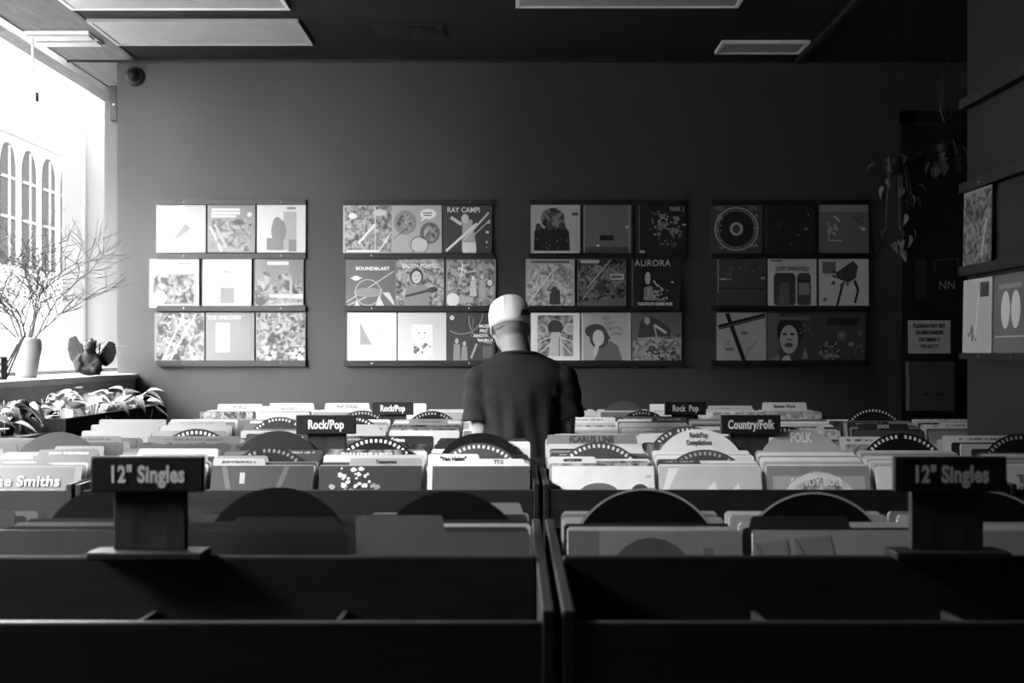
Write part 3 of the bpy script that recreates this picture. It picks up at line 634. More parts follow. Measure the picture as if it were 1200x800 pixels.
def face(cx, cy, r, skin, hair, dress='d'):              # a plain anonymous head and shoulders
    return [('e', cx, cy+.12*r, r*1.0, r*1.25, hair), ('p', [(cx-2.0*r, 0), (cx+2.0*r, 0), (cx+1.5*r, cy-1.3*r), (cx-1.5*r, cy-1.3*r)], dress), ('e', cx, cy, r*.72, r*.95, skin),
            ('e', cx-.28*r, cy+.2*r, r*.13, r*.07, 'd'), ('e', cx+.28*r, cy+.2*r, r*.13, r*.07, 'd'), ('r', cx-.2*r, cy-.45*r, cx+.2*r, cy-.36*r, 'd')]
def figure(cx, y0, h, body, head):
    return [('p', [(cx-.16*h, y0), (cx+.16*h, y0), (cx+.13*h, y0+.72*h), (cx-.13*h, y0+.72*h)], body), ('e', cx, y0+.85*h, .08*h, .12*h, head)]
COVERS = [  # pale streaks in the first two racks include painted plastic glare
 # rack by the window: cover tones lowered against its strong daylight
 (183, 239.5, 58, 56.5, 'g', [('p',[(0,0),(1,.3),(1,.1),(.6,0)],'l'),('p',[(.35,.3),(.6,.6),(.7,.5),(.45,.3)],'m'),('p',[(0,.9),(.6,1),(.3,.6)],'l')], 'bright white sleeve with a soft pale image, top row by the window'),
 (243, 239.5, 56, 56.5, 'm', [('r',.02,.02,.98,.98,'m'),('r',.08,.88,.68,.93,'l'),('r',.08,.80,.68,.86,'l'),('r',.08,.74,.60,.78,'l'),('e',.88,.80,.05,.05,'l'),('r',.10,.04,.92,.70,'DM'),('s',.15,.6,.4,.1,.05,'g'),('s',.05,.55,.3,.02,.04,'l'),('p',[(.1,.05),(.25,.4),(.2,.05)],'m')], 'grey sleeve with three white title lines over a picture'),
 (301, 239.5, 57, 56.5, 'l', [('r',.55,.05,.82,.85,'g'),('r',.2,.05,.55,.3,'m'),('e',.45,.45,.16,.25,'m'),('e',.42,.6,.1,.14,'m'),('r',.66,.02,.82,.27,'m'),('r',.62,.9,.8,.95,'m')], 'white sleeve with a faint standing figure and grey box'),
 (175, 303.5, 58, 57, 'l', [('r',.07,.06,.92,.86,'m'),('r',.07,.70,.92,.86,'l'),('r',.08,.08,.48,.68,'DM'),('r',.52,.1,.92,.68,'DM'),('e',.2,.2,.14,.16,'g'),('r',.58,.9,.88,.93,'m')], 'white bordered sleeve jutting past the rack edge by the window'),
 (237.5, 303.5, 57, 56, 'l', [('r',.36,.07,.65,.40,'m'),('o',.44,.17,.07,.02,'m'),('o',.56,.2,.07,.02,'m'),('b',.38,.25,.62,.38,8,.03,'m',3),('r',.42,.72,.56,.75,'m')], 'plain white sleeve with one small square drawing'),
 (298.5, 303.5, 57, 56, 'm', [('r',0,.0,1,.55,'DM'),('r',.25,.88,.7,.95,'l'),('e',.22,.55,.13,.2,'DM'),('e',.36,.58,.06,.12,'m'),('e',.62,.58,.16,.12,'DM'),('p',[(.3,.2),(1,.17),(1,.27),(.3,.26)],'l'),('p',[(0,.02),(1,.1),(1,.04),(0,0)],'g'),('r',.72,.2,.78,.55,'g')], 'grey sleeve of a street scene with white band'),
 (181, 366.5, 58.5, 56.5, 'm', [('r',.03,0,1,1,'DM'),('s',.15,0,.6,1,.05,'g'),('s',.3,0,.85,1,.04,'g'),('p',[(.05,.1),(.2,.5),(.22,.3),(.1,.1)],'m'),('b',.2,.6,.7,.95,22,.035,'g',11),('e',.75,.4,.2,.16,'DM')], 'grey patterned sleeve with painted diagonal glare, bottom row by the window'),
 (241, 366.5, 57, 56.5, 'm', [('r',.05,.05,.98,.95,'m'),('r',.2,.18,.5,.8,'g'),('t',.38,.90,.11,'THE UNICORN','l',.9,.03),('r',.04,.78,.14,.80,'m'),('r',.04,.64,.14,.66,'m'),('r',.2,.05,.6,.09,'m')], 'pale grey sleeve with a white upright panel'),
 (300, 366.5, 58, 56.5, 'm', [('r',0,0,1,1,'DM'),('b',.1,.02,.4,.3,18,.06,'l',8),('b',.7,.05,.98,.35,14,.06,'l',9),('b',.4,.6,.9,.98,24,.04,'g',10),('p',[(0,.2),(.1,.85),(.06,.3)],'m')], 'busy floral sleeve with white blossoms along the bottom'),
 # second rack
 (402, 240.5, 58, 56, 'l', [('r',.02,.02,1,1,'GM'),('r',.64,.05,.67,.95,'p'),('s',.3,.2,.65,.6,.05,'w'),('e',.18,.78,.09,.06,'w'),('e',.75,.85,.14,.07,'p'),('r',.68,.1,.95,.5,'LM'),('s',.75,.05,1,.45,.03,'w'),('r',.05,.02,.75,.06,'w'),('b',.1,.1,.5,.5,14,.04,'l',1)], 'dark collage sleeve with a pale diagonal bar'),
 (460, 240.5, 57.5, 56, 'l', [('e',.25,.64,.24,.26,'g'),('e',.25,.64,.17,.18,'GM'),('e',.77,.42,.21,.23,'m'),('e',.78,.42,.14,.18,'GM'),('e',.55,.17,.19,.14,'p'),('o',.55,.17,.19,.015,'d'),('e',.73,.82,.17,.11,'W'),('p',[(.62,.74),(.7,.72),(.55,.62)],'W'),('s',.55,.62,.7,.72,.012,'d'),('r',.62,.83,.82,.85,'d'),('r',.64,.78,.8,.80,'d'),('s',.0,.3,.4,.6,.015,'d')], 'cartoon-like sleeve with a white speech bubble'),
 (519, 240.5, 57.5, 56, 'd', [('r',.02,.02,.98,.98,'d'),('p',[(.38,.05),(.7,.05),(.6,.7),(.4,.7)],'l'),('e',.45,.72,.08,.1,'p'),('s',.38,.6,.15,.75,.07,'p'),('s',.05,.04,.7,.62,.05,'w'),('s',.4,.25,.95,.85,.04,'p'),('s',.55,.3,.98,.7,.03,'l'),('r',.4,.0,.68,.22,'w'),('t',.42,.9,.155,'RAY CAMPI','w',.85,.02),('b',.88,.1,.97,.7,6,.04,'p',2)], 'dark sleeve of a figure crossed by bright streaks, end of top row'),
 (405, 303.5, 58, 56, 'm', [('r',.03,0,1,1,'m'),('s',.0,.1,1,.75,.02,'p'),('s',.03,.03,.75,.36,.03,'l'),('e',.45,.3,.3,.1,'g'),('o',.45,.3,.28,.02,'l'),('e',.2,.6,.08,.05,'w'),('r',.08,.59,.33,.615,'p'),('p',[(.6,.0),(.68,.25),(.8,0)],'p'),('p',[(.75,.3),(.9,.3),(1,.1),(1,.02)],'p'),('p',[(.15,0),(.22,.12),(.3,0)],'p'),('t',.55,.80,.095,'SOUNDBLAST','W',1.15,.035)], 'dark grey space picture sleeve with white title'),
 (463.5, 303.5, 57, 56, 'g', [('r',0,0,1,1,'GM'),('t',.52,.95,.075,'LE MONDE MUSICAL DE','p',.72,.02),('t',.52,.86,.125,'BADEN POWELL','w',.82,.03)]+face(.43,.62,.14,'p','d','g')+[('s',.2,.22,.85,.38,.05,'d'),('e',.78,.36,.1,.06,'d'),('r',.04,.55,.1,.75,'l')], 'grey sleeve of a seated guitar player'),
 (522.5, 303.5, 58.5, 56, 'g', [('r',.01,.01,.99,.99,'GM'),('s',.22,.82,.4,.75,.03,'w'),('s',.3,.7,.33,.9,.03,'w'),('s',.42,.72,.62,.76,.025,'p'),('e',.3,.67,.05,.05,'p'),('e',.12,.15,.14,.14,'w')]+figure(.55,.22,.45,'p','w')+figure(.74,.22,.48,'l','p')+[('r',.25,.08,.55,.2,'l'),('e',.9,.5,.05,.06,'w')], 'grey picture sleeve with pale figures, end of middle row'),
 (407, 366.5, 57.5, 56, 'w', [('r',.25,.33,.82,.80,'p'),('p',[(.25,.33),(.25,.8),(.5,.33)],'g'),('e',.6,.56,.15,.2,'w'),('r',.5,.6,.58,.63,'l'),('r',.65,.6,.73,.63,'l'),('r',.3,.1,.66,.25,'W'),('o',.05,.05,.03,.01,'d')], 'white sleeve with a small washed-out portrait photograph'),
 (466, 366.5, 57, 56, 'p', [('r',.28,.08,.72,.76,'w'),('e',.5,.55,.16,.19,'W'),('e',.44,.58,.025,.012,'d'),('e',.56,.58,.025,.012,'d'),('r',.46,.46,.54,.475,'g'),('b',.3,.1,.7,.35,16,.05,'m',5),('e',.62,.2,.1,.09,'w')], 'pale grey sleeve with a pasted upright portrait'),
 (524, 366.5, 56, 56, 'd', [('r',.01,.01,.99,.99,'d'),('o',.95,.85,.5,.012,'l'),('o',.3,1.0,.45,.012,'l'),('e',.1,.9,.05,.05,'p'),('s',.5,.5,.55,.9,.03,'m')]+figure(.2,.0,.48,'g','l')+figure(.36,.0,.42,'g','l')+[('t',.8,.72,.09,'MUSIC','W',.95,.035),('t',.8,.62,.09,'FROM','W',.95,.035),('t',.76,.52,.09,'ANOTHER','W',.95,.035),('t',.8,.42,.09,'WORLD','W',.95,.035),('s',.5,.05,.62,.35,.04,'l'),('r',.75,.05,.95,.3,'m')], 'dark sleeve with curving lines and white title, behind the white cap'),
 # third rack
 (622, 240, 58, 56.5, 'l', [('e',.44,.72,.25,.22,'DM'),('p',[(.05,.05),(.8,.05),(.78,.45),(.66,.58),(.5,.5),(.38,.62),(.26,.5),(.14,.6),(.06,.45)],'k'),('e',.14,.54,.06,.08,'d'),('e',.38,.56,.06,.09,'d'),('e',.64,.56,.07,.09,'d'),('b',.1,.08,.75,.3,12,.03,'m',7),('r',.04,.0,.98,.02,'w'),('r',.84,.78,.97,.84,'d'),('b',.86,.2,.95,.7,10,.015,'g',9)], 'light sleeve with a dark group below a mottled disc'),
 (683, 240, 58, 56.5, 'd', [('r',.03,.0,.97,1,'m'),('r',.0,0,.03,1,'g'),('r',.94,0,.97,1,'g'),('r',.34,.26,.63,.37,'k'),('e',.3,.15,.03,.03,'p'),('e',.9,.54,.04,.03,'l'),('r',.03,0,.94,.13,'d')], 'nearly plain dark grey sleeve with a small black shape'),
 (747, 240, 57, 56.5, 'k', [('r',.02,0,.04,1,'m'),('b',.35,.35,.9,.8,40,.055,'g',21),('b',.25,.45,.6,.9,20,.04,'m',22),('b',.4,.1,.9,.35,14,.04,'m',23),('o',.52,.64,.09,.02,'l'),('t',.82,.91,.13,'PARK 2','l',.7,.02),('r',.92,.57,1,.6,'p'),('r',.04,.0,.14,.05,'l')], 'black sleeve with a tangled grey cluster'),
 (616, 303.5, 57.5, 56, 'l', [('r',.02,.02,.98,.9,'LM'),('r',.1,.92,.9,.965,'m'),('s',.0,.02,.6,.82,.035,'w'),('s',.58,.8,.95,.3,.02,'p'),('p',[(.48,.05),(.72,.05),(.7,.35),(.6,.45),(.5,.35)],'d'),('b',.5,.3,.72,.5,8,.03,'p',12)], 'light textured sleeve with bright triangle lines, beside the cap'),
 (676.5, 303.5, 57, 56, 'g', [('r',.0,0,1,1,'DM'),('r',.06,.92,.45,.98,'p'),('s',.2,.4,.7,1,.03,'l'),('s',.1,.15,.4,.55,.02,'l'),('r',.68,.57,.97,.69,'p'),('r',.70,.6,.94,.66,'m'),('p',[(.35,.4),(.55,.6),(.62,.35),(.5,.2)],'d'),('p',[(0,.1),(1,.2),(1,0),(0,0)],'m')], 'grey patterned sleeve with a pale sticker'),
 (739.5, 303.5, 58, 56, 'k', [('r',.0,0,.025,1,'m'),('t',.43,.91,.19,'AURORA','p',.95,.005),('e',.33,.6,.06,.13,'l'),('p',[(.25,.14),(.25,.4),(.4,.45),(.5,.2),(.75,.12)],'g'),('b',.25,.15,.75,.4,26,.04,'l',31),('p',[(.5,.5),(.68,.36),(.58,.3),(.6,.38)],'l'),('s',.45,.55,.55,.42,.03,'p'),('t',.48,.055,.085,'THEATRE DU CHENE NOIR','w',.68,.05),('r',.82,.5,.88,.53,'w')], 'black sleeve with white title and a pale figure drawing'),
 (622, 366.5, 57.5, 56.5, 'W', [('r',.13,.1,.87,.95,'GM'),('o',.22,.65,.11,.02,'p'),('o',.8,.67,.11,.02,'w'),('e',.8,.67,.08,.08,'l'),('e',.5,.7,.16,.15,'d'),('p',[(.35,.1),(.68,.1),(.6,.6),(.42,.6)],'p'),('s',.15,.4,.4,.5,.02,'w'),('s',.6,.5,.87,.4,.02,'w'),('s',.6,.4,.85,.12,.02,'w'),('s',.15,.15,.4,.35,.02,'w'),('s',.58,.1,.58,.5,.015,'d')], 'white bordered sleeve with a symmetrical ornate picture'),
 (681, 366.5, 58.5, 56.5, 'l', [('r',.0,0,.02,1,'w'),('r',.98,0,1,1,'p'),('p',[(.25,0),(.85,0),(.75,.3),(.6,.42),(.4,.35)],'m'),('e',.28,.62,.22,.15,'d'),('e',.36,.48,.2,.22,'d'),('p',[(.4,.7),(.6,.48),(.5,.4)],'d'),('e',.34,.48,.12,.17,'p'),('p',[(.22,.12),(.3,.1),(.36,.35),(.28,.36)],'p'),('t',.5,.89,.1,'FIST','m',.85,.02),('t',.58,.78,.1,'CITY','m',.85,.02),('t',.64,.67,.1,'LORETTA','m',.85,.02),('t',.72,.56,.1,'LYNN','m',.85,.02)], 'grey sleeve of a person in a dark hat leaning on a hand'),
 (741, 366.5, 57.5, 56.5, 'g', [('r',0,.5,1,1,'m'),('r',0,0,1,.5,'GM'),('p',[(.1,.48),(.15,.8),(.3,.95),(.5,.88),(.65,.78),(.8,.65),(.78,.52),(.5,.5)],'d'),('e',.3,.84,.06,.08,'l'),('s',.45,.75,.7,.58,.05,'p'),('s',.44,.75,.5,.5,.03,'l'),('b',.0,.1,.95,.45,40,.035,'l',41),('b',.0,.02,.95,.3,30,.035,'k',42),('r',.9,.5,1,.56,'d')], 'grey sleeve with figures lying on a dark vehicle'),
 # fourth rack
 (833, 240, 60, 56.5, 'd', [('o',.5,.5,.46,.03,'l'),('o',.5,.5,.40,.015,'g'),('e',.5,.5,.36,.36,'k'),('e',.5,.5,.14,.14,'l'),('e',.5,.5,.08,.09,'d'),('e',.15,.93,.1,.05,'m'),('e',.85,.93,.1,.05,'m'),('b',.08,.1,.2,.9,10,.04,'g',51),('b',.8,.1,.92,.9,10,.04,'g',52),('b',.3,.02,.7,.12,8,.04,'g',53)], 'dark sleeve with a large ornate ring'),
 (895, 240, 60, 56.5, 'k', [('r',.0,0,.03,1,'d'),('b',.1,.1,.9,.9,16,.03,'d',61),('e',.85,.5,.04,.025,'l'),('e',.28,.6,.02,.02,'g'),('e',.68,.38,.025,.025,'g'),('e',.54,.18,.03,.03,'m'),('e',.9,.8,.02,.02,'l')], 'almost black sleeve with a few faint specks'),
 (960, 240, 58, 56.5, 'm', [('r',0,.86,1,1,'g'),('s',.3,.77,.42,.66,.04,'p'),('b',.15,.3,.4,.65,12,.05,'l',71),('r',.17,.25,.2,.6,'l'),('e',.9,.5,.05,.04,'p'),('s',.8,.55,.9,.5,.02,'l'),('b',.7,.6,.95,.85,10,.03,'d',72),('r',.2,.24,.45,.27,'l')], 'dim grey sleeve with scattered pale marks, end of top row'),
 (840, 303.5, 58, 56, 'd', [('r',0,0,.02,1,'l'),('b',.2,.65,.9,.85,12,.03,'g',81),('r',.03,.56,.3,.6,'g'),('e',.12,.58,.05,.02,'p'),('r',.02,.37,1,.40,'k'),('e',.95,.6,.05,.03,'l'),('e',.92,.07,.04,.03,'l'),('r',0,0,1,.3,'d')], 'dark landscape sleeve with thin horizontal bands'),
 (900, 303.5, 57, 56, 'p', [('r',.1,.73,.92,.85,'p'),('t',.5,.79,.12,'DUSTY SPRINGFIELD','d',.62,.03),('p',arch_pts(.46,.03,.71) and [(.11,.08),(.15,.03),(.53,.03),(.57,.08),(.57,.64),(.52,.71),(.16,.71),(.11,.64)],'d'),('p',[(.6,.08),(.64,.03),(.85,.03),(.89,.08),(.89,.64),(.84,.71),(.65,.71),(.6,.64)],'d'),('p',[(.2,.05),(.45,.05),(.42,.5),(.25,.5)],'m'),('r',.63,.25,.86,.5,'g'),('r',.63,.52,.86,.56,'k'),('r',.05,.95,.28,.98,'d')], 'pale sleeve with two dark rounded panels'),
 (960, 303.5, 58, 56, 'p', [('r',.05,.7,.33,.95,'m'),('p',[(.33,.72),(.7,.97),(.8,.85),(.75,.6),(.6,.5),(.35,.6)],'d'),('s',.48,.5,.35,0,.05,'k'),('s',.72,.55,.8,.35,.06,'k'),('s',.8,.36,.73,.08,.05,'k'),('b',.25,.45,.6,.75,16,.05,'d',91),('s',.5,.3,.75,.42,.012,'W'),('e',.1,.15,.05,.04,'m')], 'pale sleeve with a dark spidery figure'),
 (840, 366.5, 58, 56.5, 'l', [('s',.2,1,.55,0,.09,'k'),('s',.28,.6,.5,0,.012,'l'),('s',.02,.7,1,.95,.10,'k'),('s',.02,.68,1,.93,.012,'g'),('s',.15,.3,.25,.42,.01,'d'),('p',[(.15,.22),(.35,.22),(.33,.27),(.17,.27)],'m'),('s',.65,.25,.82,.42,.012,'d'),('e',.56,.58,.08,.03,'m'),('s',.55,.0,.65,.25,.012,'d')], 'grey sleeve with two crossed black bands'),
 (899, 366.5, 57, 56.5, 'd', [('r',0,0,.25,1,'m'),('e',.48,.62,.28,.32,'k'),('e',.45,.45,.19,.30,'l'),('e',.36,.56,.05,.025,'k'),('e',.52,.56,.05,.025,'k'),('r',.4,.43,.5,.46,'d'),('e',.44,.33,.09,.05,'d'),('p',[(.28,0),(.5,0),(.45,.12),(.34,.1)],'p'),('p',[(.0,.03),(.25,.12),(.25,0)],'g'),('r',.25,.85,.9,.93,'m'),('b',.66,.55,.92,.75,10,.04,'m',95),('p',[(.72,.05),(.78,.3),(.85,.05)],'g')], 'dark sleeve with a large close-up face'),
 (957.5, 366.5, 57, 56.5, 'd', [('b',.05,.05,.45,.4,24,.06,'g',101),('b',.05,.05,.45,.4,14,.03,'k',102),('e',.5,.52,.1,.1,'m'),('e',.5,.54,.05,.05,'g'),('e',.88,.58,.06,.06,'m'),('e',.7,.35,.06,.05,'g'),('b',.6,.1,.95,.35,12,.04,'m',103),('r',.2,.75,.85,.9,'k')], 'dark murky patterned sleeve, end of bottom row'),
]
def display_sleeve(loc, rot, w, h, base, ops, label, group):
    t = thing('record_sleeve', label, 'record sleeve', loc, rot, group)
    a, b, c = w/2, h, .004
    mb = MB().prism_xz([(-a+c,0),(a-c,0),(a,c),(a,b-c),(a-c,b),(-a+c,b),(-a,b-c),(-a,c)], -.003, .003); mb.mi = [0, 0] + [1]*8
    obj('sleeve', mb.mesh('record_sleeve', [ptone(base), tone('p' if base in ('W','w','p','l') else 'm')]), t)
    cover(t, ops, .003, 0, min(w, h) * .995)
    return t
for x, y, w, h, base, ops, label in COVERS:
    p = px(x + w/2, y + h, BACK - .024)
    z = p.z + .001
    display_sleeve((p.x, BACK - .023, z), (R(-1.2), 0, 0), w/S0, h/S0, base, ops, label, 'sleeves shown on the back wall')

# partition display: rails and three sleeves facing the aisle
PX = 1.955
t = thing('record_rack', 'black ledges with sleeves on the side of the dark partition', 'display rack', (PX, 4.8, 1.5))
for z in (1.06, .70, .345, -.02):
    r = MB().box(-.012, 0, -.33, .34, z - .02, z + .02).box(-.04, -.03, -.33, .34, z - .02, z + .02).box(-.034, 0, -.33, .34, z - .02, z - .008)
    if z < 0: r = MB().box(-.04, 0, -.33, .34, z - .012, z + .012)
    ro = obj('rail', r.mesh('rail', m_rail), t)
    for y in (-.2, .12): obj('screw', MB().ell((-.041, y, z), .003, .005, .005, 8, 6).mesh('screw', m_metal), ro)
rz = (R(-1.0), 0, R(-90))
display_sleeve((PX-.022, 4.985, 1.868), rz, .30, .31, 'g', [('r',0,0,1,1,'DM'),('b',.4,.1,.9,.6,20,.06,'g',111),('s',.7,.1,.85,.6,.06,'l')], 'grey patterned sleeve on the upper ledge of the partition', 'sleeves on the partition')
display_sleeve((PX-.022, 4.985, 1.495), rz, .31, .31, 'l', [('r',0,0,1,1,'l'),('r',.6,.75,.9,.95,'d'),('s',.45,.2,.55,.8,.05,'p'),('b',.2,.15,.5,.35,8,.06,'m',112)], 'light grey sleeve on the lower ledge of the partition', 'sleeves on the partition')
display_sleeve((PX-.022, 4.655, 1.495), rz, .31, .31, 'm', [('r',.05,.05,.95,.95,'m'),('e',.37,.55,.14,.24,'p'),('e',.68,.55,.14,.24,'p'),('r',.05,.2,.95,.22,'l'),('r',.15,.82,.85,.88,'g')], 'dark sleeve with two pale upright ovals on the partition', 'sleeves on the partition')

# ------------------------------------------------------------------ dark corner: door, notice, locker box, hanging plants
d1 = struct('door_1', bx(2.55, 3.4, BACK - .03, BACK, 0, 2.95, m_black))
fm = MB().box(2.47, 2.55, BACK-.05, BACK, 0, 3.03).box(3.4, 3.48, BACK-.05, BACK, 0, 3.03).box(2.47, 3.48, BACK-.05, BACK, 2.95, 3.03)
obj('door_frame', fm.mesh('door_frame', m_rail), d1)
a, b = px(1067, 375, 7.55), px(1117, 414, 7.55)
t = thing('notice_sheet', 'grey printed notice on the dark door beside the partition', 'notice', ((a.x+b.x)/2, BACK - .054, b.z))
w = (b.x - a.x)/2; h = a.z - b.z
obj('sheet', bx(-w, w, 0, .003, 0, h, m_paper), t)
for j, s in enumerate(('PLEASE DO NOT REST', 'ON MERCHANDISE', 'YOU BREAK IT', 'YOU BUY IT')):
    text(s, .033, tone('k'), t, (0, -.001, h - .035 - j*.044), sx=.60, bold=.04)
a, b = px(1067, 424, 7.5), px(1122, 482, 7.5)
t = thing('wall_box', 'dull grey flat box hung on the door under the notice', 'box', ((a.x+b.x)/2, BACK - .051, b.z))
w = (b.x-a.x)/2; h = a.z-b.z
obj('body', bx(-w, w, -.06, 0, 0, h, mat('dull_grey_box', .06, .6)), t, bevel=.006)
for u in (-.03, .05): obj('slot', bx(u-.02, u+.02, -.0605, -.058, h*.32, h*.37, m_rail), t)
a, b = px(1067, 305, 7.55), px(1090, 350, 7.55)
t = thing('poster', 'small dark poster on the door above the notice', 'poster', ((a.x+b.x)/2, BACK - .036, b.z))
obj('sheet', bx(-.06, .06, 0, .003, 0, .25, mat('dark_poster', .05, .6, .4, .4, 9)), t)
c = px(1114, 330, 7.55)
t = thing('neon_like_letter_board', 'small dark board with two pale letters beside the partition', 'sign', (c.x, BACK - .036, c.z - .02)); t.name = 'letter_board'
obj('board', bx(-.09, .09, 0, .004, -.06, .2, m_rail), t); text('NN', .075, tone('l'), t, (0, -.001, .0), sx=.9)
obj('outline', MB().tube([(-.08,-.002,.08),(-.08,-.002,.16),(.07,-.002,.17),(.07,-.002,.07)], .003, 6).mesh('outline', tone('m')), t)

def leaf_mesh(name, L, W, m, droop=.3, heart=False, seg=5):
    """folded, drooping leaf with its own midrib"""
    vs = []; fs = []
    prof = [(.0, .05), (.12, .75 if heart else .45), (.3, 1.0), (.55, .82), (.8, .42), (1.0, .02)]
    for t_, w in prof:
        y = L * t_ * (1 - droop*.25*t_); z = -droop * L * t_ * t_
        for u, up in ((-1, .16), (-.5, .05), (0, -.02), (.5, .05), (1, .16)):
            vs.append((u * w * W/2, y, z + up * w * W))
    n = 5
    for i in range(len(prof) - 1):
        for k in range(n - 1): fs.append((i*n+k, i*n+k+1, (i+1)*n+k+1, (i+1)*n+k))
    mb = MB().add(vs, fs); return mb.mesh(name, m, True)
LEAF = leaf_mesh('leaf', .12, .085, m_leaf, .45, True); LEAF2 = leaf_mesh('leaf', .15, .07, m_leaf, .7); LEAFD = leaf_mesh('leaf', .08, .045, m_leafd, .5, True)
def hanging_plant(x, y, z, label, seed, n, drop):
    q = random.Random(seed); t = thing('hanging_plant', label, 'plant', (x, y, z), group='hanging plants in the dark corner')
    obj('pot', MB().hrings([(0,0,-.10,.05,.05),(0,0,-.02,.075,.075),(0,0,0,.075,.075)], 16).mesh('hanging_pot', m_rail, True), t)
    obj('cord', MB().tube([(0,0,0),(0,0,CEIL-z)], .003, 5).mesh('cord', m_rail), t)
    st = MB()
    for k in range(n):
        a = q.uniform(0, 6.28); r = q.uniform(.05, .14); zz = -q.uniform(0, drop)
        obj('leaf', LEAFD, t, (r*math.cos(a), r*math.sin(a), zz), (q.uniform(-1.2, -.2), q.uniform(-.4, .4), a - 1.57))
        if k % 4 == 0: st.tube([(0,0,-.01), (r*.6*math.cos(a), r*.6*math.sin(a), .02), (r*math.cos(a), r*math.sin(a), zz)], .003, 5)
    obj('stem', st.mesh('stems', m_leafd), t)
c = px(1049, 185, 7.2); hanging_plant(c.x, c.y, c.z, 'trailing plant hanging high beside the dark end display', 5, 26, .55)
c = px(1108, 170, 7.2); hanging_plant(c.x, c.y, c.z, 'bushy plant hanging beside the partition top', 6, 18, .15)
c = px(1110, 50, 7.3)
t = thing('ceiling_hook', 'thin dark wire hook hanging near the partition top', 'hook', (c.x, c.y, CEIL))
obj('wire', MB().tube([(0.05,0,0),(-.03,0,-.14),(.1,0,-.15),(-.03,0,-.15),(-.04,0,-.4),(-.02,0,-.46),(.02,0,-.44),(.02,0,-.40)], .004, 6).mesh('wire', m_darkmetal), t)
# magazines piled at the end of the rear bin
q = random.Random(4)
for k in range(5):
    o = obj('magazine', bx(-.13, .13, -.09, .09, 0, .007, tone(('l', 'g', 'p', 'm', 'l')[k])), None, (2.02 + q.uniform(-.02, .02), 5.55, 1.0855 + .0085*k), (0, 0, R(q.uniform(-12, 12))))
    tag(o, f'{("lowest", "second lowest", "middle", "second highest", "topmost")[k]} magazine in the untidy pile by the partition', 'magazine', 'magazine pile')
obj_t = thing('shelf_board', 'small black shelf board carrying the magazine pile on the rear bin', 'shelf', (2.02, 5.55, 1.0675))
obj('board', bx(-.15, .15, -.16, .16, .0, .018, m_black), obj_t)

# ------------------------------------------------------------------ window ledge: twiggy plant, statue, boxes
TP = Vector((-2.60, 6.38, 1.36))
t = thing('potted_twig_plant', 'tall leafless twiggy plant in a pale pot on the window sill', 'plant', TP)
obj('pot', MB().hrings([(0,0,0,.050,.050),(0,0,.02,.056,.056),(0,0,.10,.066,.066),(0,0,.15,.076,.076),(0,0,.19,.076,.076),(0,0,.212,.068,.068),(0,0,.214,.060,.060),(0,0,.19,.058,.058)], 24).mesh('pot', m_pot, True), t)
obj('soil', MB().hrings([(0,0,.18,.057,.057),(0,0,.192,.05,.05)], 16).mesh('soil', m_soil), t)
def twigs(seed, n_main, height, spread, r0):
    q = random.Random(seed); cu = bpy.data.curves.new('twigs', 'CURVE'); cu.dimensions = '3D'; cu.bevel_depth = 1.0; cu.bevel_resolution = 1; cu.use_fill_caps = False
    def spl(pts, ra, rb):
        s = cu.splines.new('POLY'); s.points.add(len(pts)-1)
        for i, p in enumerate(pts): s.points[i].co = (*p, 1); s.points[i].radius = ra + (rb-ra)*i/(len(pts)-1)
    def grow(p, d, L, r, lev):
        pts = [p.copy()]; n = 4
        for i in range(n):
            d = (d + Vector((q.uniform(-.22,.22), q.uniform(-.22,.22), q.uniform(-.10,.10)))).normalized(); p = p + d * (L/n); pts.append(p.copy())
            p.x = max(p.x, -.21)
        spl(pts, r, r*.72)
        if lev == 0: return
        for i in range(2, n+1):
            for _ in range(2 if i == n else 1):
                e = (d + Vector((q.uniform(-1.2,1.2), q.uniform(-1.2,1.2), q.uniform(-.35,.5)))).normalized()
                grow(pts[i], e, L*q.uniform(.6,.9), r*.70, lev-1)
    for k in range(n_main):
        a = 6.28*k/n_main + q.uniform(-.3,.3)
        grow(Vector((.02*math.cos(a), .02*math.sin(a), .17)), Vector((spread*math.cos(a), spread*math.sin(a), 1)).normalized(), height*q.uniform(.8,1.2), r0, 3)
    cu.materials.append(m_twig); return cu
TEXTS.append(obj('twig', twigs(12, 11, .29, .55, .0052), t))
# radio-like dark box and sticks on the sill
t = thing('small_crate', 'small dark crate at the frame edge on the sill', 'crate', (-2.62, 5.98, 1.36), (0, 0, R(8)))
obj('body', bx(-.07, .07, -.05, .05, 0, .115, m_stone), t, bevel=.004)
for k in range(3): obj('slat', bx(-.066, .066, -.056, -.05, .015+.035*k, .035+.035*k, m_edge), t)
t = thing('dark_sticks', 'dark sticks leaning over the small crate on the sill', 'sticks', (-2.60, 6.12, 1.36)); t.name = 'incense_stick_holder'
for k in range(3): obj('stick', MB().tube([(-.02*k, 0, 0), (.10 - .02*k, .0, .24 - .03*k)], .005, 6).mesh('stick', m_stone), t)

